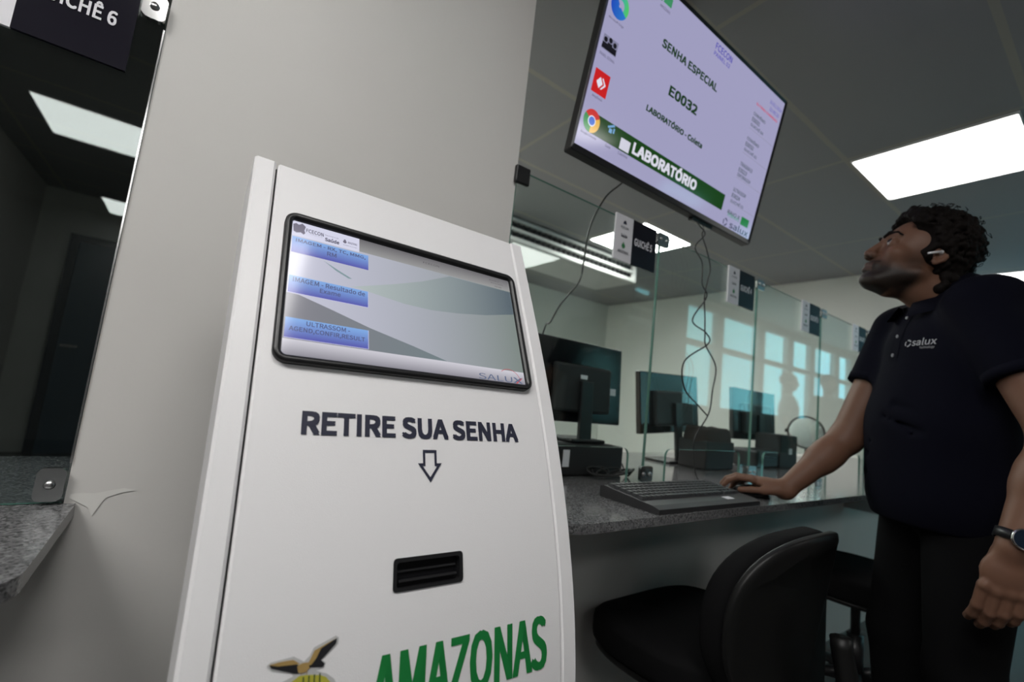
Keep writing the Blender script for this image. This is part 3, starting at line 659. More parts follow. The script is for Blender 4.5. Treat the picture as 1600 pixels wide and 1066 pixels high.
for j in range(7):
    for i in range(NX):
        a = 2*pi*i/NX; rr = 1-.16*(j/6)**2 if j < 6 else .1
        vs.append((1.985+.118*rr*np.sign(cos(a))*abs(cos(a))**.4, 1.187+.066*rr*np.sign(sin(a))*abs(sin(a))**.4, CT+.118+.062*min(j, 5)/5+.006*sin(3*a+j*1.3)))
for j in range(6): fs += [(j*NX+i, j*NX+(i+1) % NX, (j+1)*NX+(i+1) % NX, (j+1)*NX+i) for i in range(NX)]
fs.append(tuple(6*NX+i for i in range(NX)))
mesh_obj('brown_cover', vs, fs, mat('dark brown cloth', (.035, .022, .018), rough=.8), bx, True)
tw = thing('computer_tower', 'black computer tower with white label right of the third monitor', 'computer', (2.72, 1.25, CT))
MB().box(2.62, 1.15, CT+.001, 2.82, 1.285, CT+.175, .005).build('case', M_MATTE, tw)
MB().box(2.72, 1.1485, CT+.075, 2.755, 1.1505, CT+.105).build('label_sticker', M_WHITE, tw)
pr = thing('printer', 'low black printer on the counter between third monitor and tower', 'printer', (2.48, 1.24, CT))
MB().box(2.38, 1.15, CT+.001, 2.605, 1.285, CT+.09, .012).build('body', M_BLACK, pr)
MB().box(2.41, 1.1485, CT+.05, 2.57, 1.151, CT+.058).build('paper_slot', M_GLOSSBLK, pr)
mr = thing('round_mirror', 'round mirror with dark rim standing behind the glass near the man\'s arm', 'mirror', (3.05, 1.22, CT))
mc = Vector((3.05, 1.2, .985)); mn = Vector((-.90, -.40, .12)).normalized(); ma = mn.cross(Vector((0, 0, 1))).normalized(); mbv = ma.cross(mn).normalized()
MB().tube([mc+ma*.092*cos(2*pi*k/40)+mbv*.092*sin(2*pi*k/40) for k in range(40)], .006, 8, True).build('rim', mat('dark bronze rim', (.03, .02, .015), rough=.35), mr, True)
MB().disc(mc-mn*.003, mn, .09, .004, 40).build('mirror_glass', mat('dull mirror', (.55, .56, .55), rough=.25, metal=1), mr)
MB().tube([mc-mbv*.095, mc-mbv*.13, (3.055, 1.21, CT+.012)], .006, 8).disc((3.055, 1.21, CT+.001), (0, 0, 1), .06, .012, 24, .045).build('stand', M_BLACK, mr, True)
for s in (-1, 1): MB().disc(mc+ma*s*.088, ma*s, .011, .02).build('pivot_knob', M_BLACK, mr)
co = []
for k in range(150):
    a = 2*pi*k/30; e = k/150
    co.append((1.09+.14*e+.055*cos(a)*(1-.3*sin(9*e)), 1.005+.018*sin(a)+.012*sin(7*e)+.01, CT+.006+.012*(1+sin(a*1.07))+.008*sin(5*e*pi)**2))
co += [(1.26, 1.03, CT+.005), (1.275, 1.05, CT+.006), (1.285, 1.08, CT+.035), (1.29, 1.12, CT+.03), (1.27, 1.2, CT+.01)]
tag(MB().tube(co, .0035, 6).build('cable_coil', M_CABLE, None, True), 'tangled black cable coil in front of the flat computer', 'cable')
# air conditioners
def aircon(x0, x1, y0, y1, z0, z1, label, face=-1):
    t = thing('air_conditioner', label, 'air conditioner', ((x0+x1)/2, (y0+y1)/2, z0))
    h = z1-z0
    yf, yb = (y0, y1) if face < 0 else (y1, y0); s = 1 if face < 0 else -1
    MB().box(x0, min(yf+s*.05, yb), z0, x1, max(yf+s*.05, yb), z1, .006).build('casing', M_CREAM, t)
    for a, b in ((0, .20), (.44, .58), (.84, 1.0)):
        MB().box(x0, min(yf, yf+s*.05), z0+h*a, x1, max(yf, yf+s*.05), z0+h*b, .008).build('front_rail', M_CREAM, t)
    for xx_ in (x0, x1-.05): MB().box(xx_, min(yf-s*.006, yf+s*.05), z0-.004, xx_+.05, max(yf-s*.006, yf+s*.05), z1, .014).build('end_cap', M_CREAM, t)
    g = MB()
    for k in range(int((x1-x0)/.06)): g.box(x0+.05+.06*k, min(yf+s*.02, yf+s*.05), z0+h*.2, x0+.056+.06*k, max(yf+s*.02, yf+s*.05), z0+h*.84)
    g.build('grille', M_MATTE, t)
    MB().box(x0+.04, min(yf+s*.042, yf+s*.049), z0+h*.2, x1-.04, max(yf+s*.042, yf+s*.049), z0+h*.84).build('grille_back', M_MATTE, t)
aircon(1.75, 3.62, 3.05, 3.62, 2.285, 2.49, 'long cream air conditioner hanging under the office ceiling')
aircon(3.46, 4.05, -1.39, -1.18, 1.90, 2.22, 'cream air conditioner on the window wall, mirrored in the glass', 1)
sd = thing('smoke_detector', 'small round detector on the office ceiling, below the air conditioner in view', 'detector', (3.04, 3.68, H))
MB().disc((3.04, 3.68, H-.03), (0, 0, 1), .045, .03, 24, .055).build('body', mat('grey detector plastic', (.12, .12, .15), rough=.4), sd)

# ------------------------------------------------------------------ chairs
M_FAB = mat('black upholstery', (.004, .004, .0045), rough=.85, spec=.15, bump=.2, bscale=600)
M_SHELL = mat('black chair shell', (.006, .006, .006), rough=.42, spec=.3)
def make_chair(label):
    """office chair, local: faces +y, origin on the floor"""
    t = thing('office_chair', label, 'chair', (0, 0, 0), 'black office chairs at the counter')
    def cushion(name, w, d, thick, z, mtl, bend=0., back=False):
        vs = []; fs = []; NU, NV = 56, 9
        for j in range(NV):
            e = -1+2*j/(NV-1); k = max(0., 1-e**4)**.5 if abs(e) < 1 else 0.
            for i in range(NU):
                a = 2*pi*i/NU; ca, sa = cos(a), sin(a)
                x = w/2*np.sign(ca)*abs(ca)**(.8 if back else .78)*(.93+.07*k); y = d/2*np.sign(sa)*abs(sa)**(.85 if back else .78)*(.93+.07*k)
                zz_ = thick/2*e
                if back:
                    xx_ = x*(1+.06*y/d)
                    vs.append((xx_, -.23+zz_+bend*(xx_**2)-.12*(y/d)*d*.55+(.02-.1*(y/d)**2)*0, z+y))
                else: vs.append((x, y+.02, z+zz_+.012*(x*x)/.05-.025*max(0., (y/d-.25)/.25)**2))
        for j in range(NV-1): fs += [(j*NU+i, j*NU+(i+1) % NU, (j+1)*NU+(i+1) % NU, (j+1)*NU+i) for i in range(NU)]
        fs += [tuple(reversed(range(NU))), tuple((NV-1)*NU+i for i in range(NU))]
        return mesh_obj(name, vs, fs, mtl, t, True)
    cushion('seat', .48, .42, .08, .445, M_FAB)
    cushion('seat_shell', .46, .40, .02, .40, M_SHELL)
    b = cushion('backrest', .46, .38, .055, .60, M_FAB, 1.3, True)
    sh = cushion('backrest_shell', .47, .39, .022, .60, M_SHELL, 1.3, True)
    for v in sh.data.vertices: v.co.y -= .042
    MB().tube(catmull([(0, -.32, .60), (0, -.33, .48), (0, -.25, .385), (0, -.05, .37)], 6), .02, 10).build('back_bar', M_SHELL, t, True)
    MB().tube([(0, 0, .09), (0, 0, .25)], .028, 14).tube([(0, 0, .25), (0, 0, .39)], .016, 12).build('gas_lift', M_BLACK, t, True)
    for k in range(5):
        a = 2*pi*k/5-pi/2
        lg = MB().tube([(0, 0, .10), (.13*cos(a), .13*sin(a), .095), (.23*cos(a), .23*sin(a), .065)], [.026, .02, .014], 8).build('base_leg', M_BLACK, t, True)
        MB().tube([(.23*cos(a)-.012*sin(a), .23*sin(a)+.012*cos(a), .028), (.23*cos(a)+.012*sin(a), .23*sin(a)-.012*cos(a), .028)], .0275, 14).build('caster', M_BLACK, lg, True)
    return t
ch = make_chair('black office chair with rounded backrest, pushed under the counter by the kiosk')
ch.location = (1.17, .705, 0); ch.rotation_euler = (0, 0, radians(1))
dup(ch, (2.25, .69, 0), radians(4), 'black office chair behind the man, half hidden, at the counter')
dup(ch, (2.0, 2.1, 0), radians(180), 'black office chair inside the office, its top showing under the near monitor')

# ------------------------------------------------------------------ the man at the counter
class Field:
    """sampled distance field with smooth unions, meshed by surface nets"""
    sc = 1.0
    def __init__(s, lo, hi, h):
        s.h = h; s.lo = np.array(lo, float); s.n = np.ceil((np.array(hi)-s.lo)/h).astype(int)+1
        s.d = np.full(s.n, .06, np.float32)
    def _box(s, lo, hi):
        a = np.clip(np.floor((np.array(lo)-s.lo)/s.h).astype(int), 0, s.n); b = np.clip(np.ceil((np.array(hi)-s.lo)/s.h).astype(int)+1, 0, s.n)
        if (b <= a).any(): return None, None
        ax = [(s.lo[i]+s.h*np.arange(a[i], b[i])).astype(np.float32) for i in range(3)]
        P = np.stack(np.meshgrid(*ax, indexing='ij'), -1)
        return tuple(slice(a[i], b[i]) for i in range(3)), P
    def _put(s, sl, e, k, cut):
        d = s.d[sl]
        if cut:
            e = -e
            r = np.maximum(d, e) + (np.maximum(k-np.abs(d-e), 0)**2/(4*k) if k > 0 else 0)
        else:
            r = np.minimum(d, e) - (np.maximum(k-np.abs(d-e), 0)**2/(4*k) if k > 0 else 0)
        s.d[sl] = r
    def cap(s, a, b, ra, rb, k=.01, cut=False, flat=False):
        a = np.array(a, float); b = np.array(b, float); ra, rb, k = ra*s.sc, rb*s.sc, k*s.sc; m_ = max(ra, rb)+k+2.5*s.h+.004
        sl, P = s._box(np.minimum(a, b)-m_, np.maximum(a, b)+m_)
        if sl is None: return s
        ab = b-a; q = P-a.astype(np.float32); t = np.clip((q@ab.astype(np.float32))/max(ab@ab, 1e-9), 0, 1)
        e = np.linalg.norm(q-t[..., None]*ab.astype(np.float32), axis=-1)-(ra+(rb-ra)*t)
        if flat: e = np.maximum(e, (P-b.astype(np.float32))@(ab/np.linalg.norm(ab)).astype(np.float32))
        s._put(sl, e, k, cut); return s
    def ell(s, c, r, R=None, k=.01, cut=False):
        c = np.array(c, float); r = np.array(r, float)*s.sc; k = k*s.sc; m_ = r.max()+k+2.5*s.h+.004
        sl, P = s._box(c-m_, c+m_)
        if sl is None: return s
        q = P-c.astype(np.float32)
        if R is not None: q = q@np.array(R, np.float32)          # columns of R = local axes
        k0 = np.linalg.norm(q/r.astype(np.float32), axis=-1); k1 = np.linalg.norm(q/(r*r).astype(np.float32), axis=-1)
        s._put(sl, k0*(k0-1)/np.maximum(k1, 1e-6), k, cut); return s
    def below(s, z, k=.004):
        Z = (s.lo[2]+s.h*np.arange(s.n[2])).astype(np.float32)
        s._put(tuple(slice(0, n) for n in s.n), np.broadcast_to(Z-z, s.n).astype(np.float32), k, True); return s
    def mesh(s):
        d = s.d; S = d < 0; n = s.n
        cnt = np.zeros(n-1, np.int8)
        for i in (0, 1):
            for j in (0, 1):
                for k in (0, 1): cnt += S[i:n[0]-1+i, j:n[1]-1+j, k:n[2]-1+k]
        act = np.argwhere((cnt > 0) & (cnt < 8)); idx = np.full(n-1, -1, np.int32); idx[tuple(act.T)] = np.arange(len(act))
        acc = np.zeros((len(act), 3)); num = np.zeros(len(act))
        C8 = [(i, j, k) for i in (0, 1) for j in (0, 1) for k in (0, 1)]
        V = {c: d[tuple((act+np.array(c)).T)].astype(float) for c in C8}
        for c in C8:
            for ax in range(3):
                if c[ax]: continue
                e = list(c); e[ax] = 1; e = tuple(e); a, b = V[c], V[e]
                mk = (a < 0) != (b < 0); t = np.where(mk, a/np.where(mk, a-b, 1), 0)
                p = np.tile(np.array(c, float), (len(act), 1)); p[:, ax] += t
                acc[mk] += p[mk]; num[mk] += 1
        vs = s.lo+s.h*(act+acc/num[:, None])
        fs = []
        for ax in range(3):
            o1, o2 = [(1, 2), (2, 0), (0, 1)][ax]
            A = S[:-1] if ax == 0 else S[:, :-1] if ax == 1 else S[:, :, :-1]
            B = S[1:] if ax == 0 else S[:, 1:] if ax == 1 else S[:, :, 1:]
            E = np.argwhere(A != B); E = E[(E[:, o1] > 0) & (E[:, o2] > 0) & (E[:, o1] < n[o1]-1) & (E[:, o2] < n[o2]-1)]
            u1 = np.zeros(3, int); u1[o1] = 1; u2 = np.zeros(3, int); u2[o2] = 1
            q = np.stack([idx[tuple((E-u1-u2).T)], idx[tuple((E-u2).T)], idx[tuple(E.T)], idx[tuple((E-u1).T)]], 1)
            flip = ~S[tuple(E.T)]; q[flip] = q[flip][:, ::-1]
            fs.append(q)
        return vs, np.concatenate(fs)
    def build(s, name, mt, parent, smooth_it=0):
        vs, fs = s.mesh()
        for _ in range(smooth_it):
            acc = np.zeros_like(vs); c = np.zeros(len(vs))
            for a, b in ((0, 1), (1, 2), (2, 3), (3, 0)):
                np.add.at(acc, fs[:, a], vs[fs[:, b]]); np.add.at(c, fs[:, a], 1); np.add.at(acc, fs[:, b], vs[fs[:, a]]); np.add.at(c, fs[:, b], 1)
            vs = .5*vs+.5*acc/c[:, None]
        return mesh_obj(name, [tuple(v) for v in vs], [tuple(int(i) for i in f) for f in fs], mt, parent, True), vs, fs
def skin_mat():
    mt = mat('skin', (.155, .078, .050), rough=.5, spec=.28); t = mt.node_tree; b = t.nodes['Principled BSDF']
    at = t.nodes.new('ShaderNodeAttribute'); at.attribute_name = 'beard'
    nz = t.nodes.new('ShaderNodeTexNoise'); nz.inputs['Scale'].default_value = 500; tcn = t.nodes.new('ShaderNodeTexCoord'); t.links.new(tcn.outputs['Object'], nz.inputs['Vector'])
    ml = t.nodes.new('ShaderNodeMath'); ml.operation = 'MULTIPLY_ADD'; ml.inputs[1].default_value = .5; ml.inputs[2].default_value = .72
    t.links.new(nz.outputs['Fac'], ml.inputs[0])
    m2 = t.nodes.new('ShaderNodeMath'); m2.operation = 'MULTIPLY'; m2.use_clamp = True; t.links.new(at.outputs['Fac'], m2.inputs[0]); t.links.new(ml.outputs[0], m2.inputs[1])
    mx = t.nodes.new('ShaderNodeMix'); mx.data_type = 'RGBA'; mx.inputs[6].default_value = (.155, .078, .050, 1); mx.inputs[7].default_value = (.014, .010, .008, 1)
    t.links.new(m2.outputs[0], mx.inputs[0]); t.links.new(mx.outputs[2], b.inputs['Base Color'])
    b.inputs['Subsurface Weight'].default_value = .06; b.inputs['Subsurface Radius'].default_value = (.01, .004, .002)
    return mt
M_SKIN = skin_mat()
M_HAIR = mat('dark brown hair', (.006, .0042, .0035), rough=.7, spec=.12)
M_SHIRT = mat('navy polo cotton', (.0028, .0030, .0075), rough=.9, spec=.08, bump=.3, bscale=900)
M_PANTS = mat('black trouser cloth', (.004, .004, .0045), rough=.95, spec=.1)
UP = np.array([0, 0, 1.])
def frame(az):  # forward, left for a heading given as a unit xy pair
    f = np.array([az[0], az[1], 0.]); f /= np.linalg.norm(f); return f, np.cross(UP, f)
def curl(field, base, d, nrm, lens, bends, r, k=.004):
    """a finger: three bones bending about d x nrm"""
    p = np.array(base, float); d = np.array(d, float); d /= np.linalg.norm(d); nrm = np.array(nrm, float); nrm = nrm-d*(nrm@d); nrm /= np.linalg.norm(nrm)
    for i, (l, b) in enumerate(zip(lens, bends)):
        b = radians(b); d, nrm = d*cos(b)-nrm*sin(b), nrm*cos(b)+d*sin(b)
        q = p+d*l; field.cap(p, q, r*(1-.06*i), r*(1-.06*(i+1)), k); p = q
    return p

BF, BL = frame((-.68, .73))                       # chest direction
HF0, HL = frame((-.64, .768)); HS = 1.05                     # face direction
TO = np.array([1.700, .322, 0.])
T = lambda f, l, u: TO+BF*f+BL*l+UP*u
LSH, RSH = T(.03, .150, 1.365), T(.03, -.158, 1.350)
LEL, LWR = np.array([1.500, .112, 1.055]), np.array([1.425, .172, .820])
REL, RWR = np.array([1.690, .552, .997]), np.array([1.530, .655, .822])
HPIV = np.array([1.661, .384, 1.528])
pit = radians(25)
HFv = HF0*cos(pit)+UP*sin(pit); HU = -HF0*sin(pit)+UP*cos(pit)
HR = np.stack([HFv, HL, HU], 1)
Hd = lambda x, y, z: HPIV+(HFv*x+HL*y+HU*z)*HS
man = thing('person', 'man with curly dark hair in navy polo shirt looking up at the television', 'person', (1.70, .322, 0))
B = Field((1.30, -.02, .005), (2.00, .90, 1.72), .003)
# torso and legs (under the clothes)
B.ell(T(0, 0, 1.2), (.10, .15, .19), np.stack([BF, BL, UP], 1), .02).ell(T(.01, 0, .98), (.11, .145, .18), np.stack([BF, BL, UP], 1), .04)
B.cap(T(0, .14, 1.375), T(0, -.14, 1.36), .05, .05, .03)
for s, knee, foot in ((1, T(.04, .11, .48), T(0, .12, .07)), (-1, T(.05, -.11, .48), T(.02, -.12, .07))):
    B.cap(T(0, s*.085, .86), knee, .08, .05, .03).cap(knee, foot, .048, .035, .01)
# neck
nb, nt_ = T(-.02, 0, 1.39), Hd(-.022, 0, -.055)
B.cap(nb, nt_, .064, .058, .02).cap(T(-.03, 0, 1.42), T(-.02, .12, 1.39), .04, .035, .03).cap(T(-.03, 0, 1.42), T(-.02, -.12, 1.37), .04, .035, .03)
B.sc = HS
B.ell(Hd(.022, 0, -.105), (.012, .014, .016), HR, .02)     # adam's apple
# skull and face
B.ell(Hd(-.012, 0, .035), (.098, .076, .088), HR, .012)
B.ell(Hd(.036, 0, -.030), (.052, .058, .082), HR, .02)
for s in (-1, 1):
    B.cap(Hd(-.004, s*.052, -.055), Hd(.066, s*.020, -.098), .017, .017, .02)
    B.ell(Hd(.058, s*.044, -.022), (.024, .018, .018), HR, .015)                 # cheekbone
    B.cap(Hd(.078, s*.036, .030), Hd(.088, s*.010, .027), .010, .009, .012)      # brow
B.ell(Hd(.080, 0, -.100), (.016, .020, .015), HR, .014)                          # chin
B.ell(Hd(.035, 0, -.098), (.05, .03, .018), HR, .02)                             # under the jaw
B.ell(Hd(.080, 0, -.062), (.019, .026, .022), HR, .014)                          # muzzle
for s in (-1, 1):
    B.ell(Hd(.090, s*.033, .006), (.013, .015, .011), HR, .010, True)            # eye socket
B.cap(Hd(.090, 0, .014), Hd(.1075, 0, -.030), .0078, .0118, .009)                 # nose
for s in (-1, 1): B.ell(Hd(.0985, s*.0135, -.035), (.012, .009, .008), HR, .006)
B.ell(Hd(.103, .0065, -.0425), (.005, .003, .003), HR, .002, True).ell(Hd(.103, -.0065, -.0425), (.005, .003, .003), HR, .002, True)
for s in (-1, 1):
    B.cap(Hd(.0965, 0, -.061), Hd(.086, s*.023, -.066), .0062, .004, .004).cap(Hd(.0945, 0, -.077), Hd(.085, s*.019, -.073), .0072, .004, .004)
    B.cap(Hd(.104, 0, -.0685), Hd(.089, s*.024, -.0695), .0018, .0015, .002, True)
    # ear: rim, lobe, hollow
    E = lambda x, z, o=0.: Hd(-.012+.86*x, s*(.0755+.8*o), .84*z-.006)
    pts = [(.006, .012), (.004, .028), (-.008, .036), (-.021, .030), (-.024, .012), (-.018, -.008), (-.006, -.022), (.003, -.018)]
    for a, b in zip(pts, pts[1:]): B.cap(E(*a, .004+.006*(-a[0] > .01)), E(*b, .004+.006*(-b[0] > .01)), .0042, .0042, .004)
    B.ell(E(-.008, .008, 0), (.016, .006, .024), HR, .006).ell(E(-.003, -.020, .003), (.007, .005, .008), HR, .004)
    B.ell(E(-.004, .002, .008), (.008, .006, .010), HR, .004, True)
    # eyelids around the ball
    B.ell(Hd(.0765, s*.033, .006), (.0138, .0148, .0138), HR, .004)
    B.cap(Hd(.093, s*.025, .0075), Hd(.090, s*.043, .0065), .0030, .0026, .002, True)
# left arm, hanging
B.sc = 1.0
B.cap(LSH, LEL, .052, .043, .03).cap(LEL, LEL+(LWR-LEL)*.45, .042, .040, .02).cap(LEL+(LWR-LEL)*.35, LWR, .041, .028, .02)
hd = np.array([-.06, .16, -1.]); hd /= np.linalg.norm(hd)         # hand hangs down
hb = np.array([-.92, -.38, 0.]); hb = hb-hd*(hb@hd); hb /= np.linalg.norm(hb)   # back of the hand
ht = np.cross(hb, hd); ht = -ht if ht@BF < 0 else ht             # thumb side, forward
B.ell(LWR+hd*.055, (.046, .041, .020), np.stack([hd, ht, hb], 1), .02)
for j, (off, l) in enumerate(((.030, 1.), (.010, 1.07), (-.010, 1.0), (-.029, .82))):
    kn = LWR+hd*(.094-.004*abs(j-1))+ht*off+hb*.003
    B.ell(kn+hb*.004, (.012, .010, .010), np.stack([hd, ht, hb], 1), .008)
    curl(B, kn, hd, hb, (.046*l, .029*l, .022*l), (10, 26, 20), .0106)
B.cap(LWR+hd*.02+ht*.012-hb*.014, LWR+hd*.062+ht*.020-hb*.036, .015, .0115, .01)
curl(B, LWR+hd*.062+ht*.020-hb*.036, hd-hb*.12-ht*.12, ht, (.034, .028), (0, 8), .0100)
# right arm, reaching to the mouse
B.cap(RSH, REL, .052, .044, .03).cap(REL, REL+(RWR-REL)*.4, .044, .042, .02).cap(REL+(RWR-REL)*.3, RWR, .042, .027, .02)
B.ell(RWR+np.array([0, 0, -.004]), (.03, .03, .022), None, .012)
rd, rt = frame((-.50, .866)); rn = UP                         # palm down, thumb to the left side
MCn = np.array(MC[:])
pc = RWR+(MCn-RWR)*np.array([.42, .42, 0])+UP*.018
hdv = (MCn-RWR)*np.array([1, 1, 0]); hdv /= np.linalg.norm(hdv); rt = np.cross(UP, hdv)
B.ell(RWR+hdv*.048+UP*.010, (.046, .040, .019), np.stack([hdv, rt, UP], 1), .02)
for j, (off, l, sp) in enumerate(((.029, 1., .10), (.010, 1.07, .02), (-.010, 1., -.05), (-.029, .8, -.16))):
    kn = RWR+hdv*(.088-.004*abs(j-1))+rt*off+UP*(.020-.003*abs(j-1.))
    B.ell(kn, (.012, .010, .010), np.stack([hdv, rt, UP], 1), .008)
    curl(B, kn, hdv+rt*sp+UP*.12, UP, (.042*l, .027*l, .021*l), (8, 26, 24) if j < 2 else (18, 34, 26), .0094)
B.cap(RWR+hdv*.015+rt*.024-UP*.002, RWR+hdv*.050+rt*.044-UP*.008, .0155, .0118, .01)
curl(B, RWR+hdv*.050+rt*.044-UP*.008, hdv+rt*.12-UP*.10, UP, (.034, .030), (0, 4), .0100)
body, bvs, bfs = B.build('body', M_SKIN, man, 1)
# stubble: the lower face and upper lip
q = (bvs-HPIV)@HR/HS
x, y, z = q.T
be = np.clip((-.052-z-.30*np.clip(.045-x, -.1, .2)*0+.25*(x-.055)*(x > .055))/.034+.45, 0, 1)*np.clip((x+.02)/.02, 0, 1)
side = np.clip((x+.012)/.014, 0, 1)*np.clip((.06-x)/.035, 0, 1)*np.clip((.01-z)/.04, 0, 1)*.6
be = np.maximum(be, side)
be *= np.where((z < -.095) & (x < .03), np.clip((z+.135)/.03, 0, 1), 1)
mo = np.clip(1-np.abs(z+.052)/.007, 0, 1)*(np.abs(y) < .03)*(x > .07); be = np.maximum(be, mo*1.2)
lip = (np.abs(z+.069) < .011)*(np.abs(y) < .021)*(x > .08); be = np.where(lip, .68, be)
be = np.where((z < -.15) | (z > .03) | (x < -.03), 0, be)
at_ = body.data.attributes.new('beard', 'FLOAT', 'POINT'); at_.data.foreach_set('value', be.astype(np.float32))
# eyes
for s in (-1, 1):
    c = Hd(.0775, s*.033, .006)
    mb = MB(); 
    vs_ = []; fs_ = []
    for j in range(9):
        for i in range(16):
            a = pi*j/8; b_ = 2*pi*i/16
            vs_.append(c+.0132*HS*(np.array(HFv)*cos(a)+HL*sin(a)*cos(b_)+HU*sin(a)*sin(b_)))
    for j in range(8): fs_ += [(j*16+i, (j+1)*16+i, (j+1)*16+(i+1) % 16, j*16+(i+1) % 16) for i in range(16)]
    ey = mesh_obj('eye', vs_, fs_, mat('eye white', (.30, .27, .26), rough=.15), man, True)
    g = (HFv*.93+HL*(.22)+HU*.16); g /= np.linalg.norm(g)
    MB().disc(c+g*.0131, g, .0078, .0014, 16, .0055).build('iris', mat('dark iris', (.02, .012, .008), rough=.1), ey, True)
# eyebrows
for s in (-1, 1):
    Bf = Field(Hd(.085, s*.03, .03)-.05, Hd(.085, s*.03, .03)+.05, .0016)
    P_ = [Hd(.0965, s*.011, .026), Hd(.0945, s*.024, .034), Hd(.083, s*.040, .035), Hd(.072, s*.051, .028)]
    for a, b, r0, r1 in zip(P_, P_[1:], (.0050, .0052, .0042), (.0052, .0042, .0022)): Bf.cap(a, b, r0, r1, .003)
    Bf.build('eyebrow', M_HAIR, man)
# hair
Hh = Field(HPIV-.21, HPIV+.21, .0028); Hh.sc = HS
Hh.ell(Hd(-.014, 0, .050), (.100, .090, .096), HR, .01)
Hh.ell(Hd(-.068, 0, -.015), (.044, .066, .065), HR, .02)
rs = np.random.default_rng(3)
for i in range(2400):
    v = rs.normal(size=3); v /= np.linalg.norm(v)
    p = np.array([-.014, 0, .048])+v*np.array([.103, .093, .101])
    if p[0] > .078 or (p[2] < .03 and p[0] > .0) or p[2] < -.02 and p[0] > -.03: continue
    if p[2] < -.06: continue
    Hh.ell(Hd(*(p*rs.uniform(.96, 1.06))), np.array([1, 1, 1])*rs.uniform(.004, .009), None, .003)
for i in range(160):
    a = rs.uniform(-1, 1); p = (-.095+rs.uniform(-.012, .012)+.03*abs(a), .066*a, rs.uniform(-.075, .02))
    Hh.ell(Hd(*p), np.array([1, 1, 1])*rs.uniform(.008, .013), None, .005)
for i in range(90):
    a = rs.uniform(-1, 1); Hh.ell(Hd(.058+.014*(1-a*a)+rs.uniform(-.006, .008), .064*a, .104+.020*(1-a*a)*0+rs.uniform(-.012, .014)), np.array([1, 1, 1])*rs.uniform(.006, .010), None, .004)
for s in (-1, 1):
    Hh.cap(Hd(.002, s*.072, .05), Hd(.002, s*.0745, .006), .013, .005, .008)          # sideburn
    Hh.ell(Hd(-.010, s*.090, -.012), (.024, .022, .026), HR, .004, True)              # clear of the ear
Hh.ell(Hd(.088, 0, .040), (.062, .070, .056), HR, .008, True)                        # clear of the forehead
Hh.ell(Hd(.05, 0, -.07), (.075, .11, .085), HR, .006, True)
for s in (-1, 1): Hh.ell(Hd(.060, s*.080, .020), (.046, .034, .042), HR, .010, True)
hair, _, _ = Hh.build('hair', M_HAIR, man)
cb = MB()
for i in range(150):
    v = rs.normal(size=3); v /= np.linalg.norm(v)
    p = np.array([-.014, 0, .052])+v*np.array([.108, .098, .106])
    if (p[2] < .06 and p[0] > -.02) or p[2] < -.03 or p[0] > .07: continue
    c = np.array(Hd(*p)); n_ = np.array(HFv*v[0]+HL*v[1]+HU*v[2]); t1 = np.cross(n_, [.3, .5, .8]); t1 /= np.linalg.norm(t1); t2 = np.cross(n_, t1)
    r_ = rs.uniform(.004, .008); ph = rs.uniform(0, 6)
    cb.tube([c+n_*(.004+.005*sin(k*.5))+t1*r_*cos(ph+k*.8)+t2*r_*sin(ph+k*.8)+n_*.0012*k for k in range(9)], .0008, 4)
tag(cb.build('curls', M_HAIR, man), kind='stuff')
# polo shirt
S_ = Field((1.30, -.06, .72), (2.10, .90, 1.54), .0045)
BR = np.stack([BF, BL, UP], 1)
S_.ell(T(.0, 0, 1.22), (.130, .195, .20), BR, .02).ell(T(.028, 0, 1.04), (.148, .190, .21), BR, .05).ell(T(.020, 0, .88), (.150, .192, .18), BR, .05)
S_.cap(T(-.005, .15, 1.375), T(.005, -.145, 1.36), .062, .062, .04).cap(T(-.03, 0, 1.43), T(-.015, .15, 1.380), .058, .05, .03).cap(T(-.03, 0, 1.43), T(-.01, -.15, 1.37), .058, .05, .03)
S_.cap(LSH, LSH+(LEL-LSH)*.60, .070, .064, .03, flat=True)
S_.cap(RSH, RSH+(REL-RSH)*.52, .070, .064, .03, flat=True)
# soft folds across the belly
for i in range(9):
    a = T(.16, -.15+.03*i, .86+.035*i); S_.cap(a, a+BL*.10+UP*rs.uniform(-.06, .06)-BF*.02, .003, .002, .02, True)
S_.below(.80, .004)
shirt, svs, sfs = S_.build('polo_shirt', M_SHIRT, man, 2)
# sleeve cuffs
for a, b, fr in ((LSH, LEL, .60), (RSH, REL, .52)):
    d_ = (b-a)/np.linalg.norm(b-a); e = a+(b-a)*fr
    o1 = np.cross(d_, UP); o1 /= np.linalg.norm(o1); o2 = np.cross(d_, o1)
    mb = MB(); K = 32; R_ = [(-.022, .0650), (-.022, .0665), (.0005, .0660), (.0005, .0600)]
    mb.add([e+d_*t+(o1*cos(2*pi*k/K)+o2*sin(2*pi*k/K))*r for t, r in R_ for k in range(K)], [(j*K+k, j*K+(k+1) % K, (j+1)*K+(k+1) % K, (j+1)*K+k) for j in range(3) for k in range(K)])
    mb.build('sleeve_cuff', M_SHIRT, shirt, True)
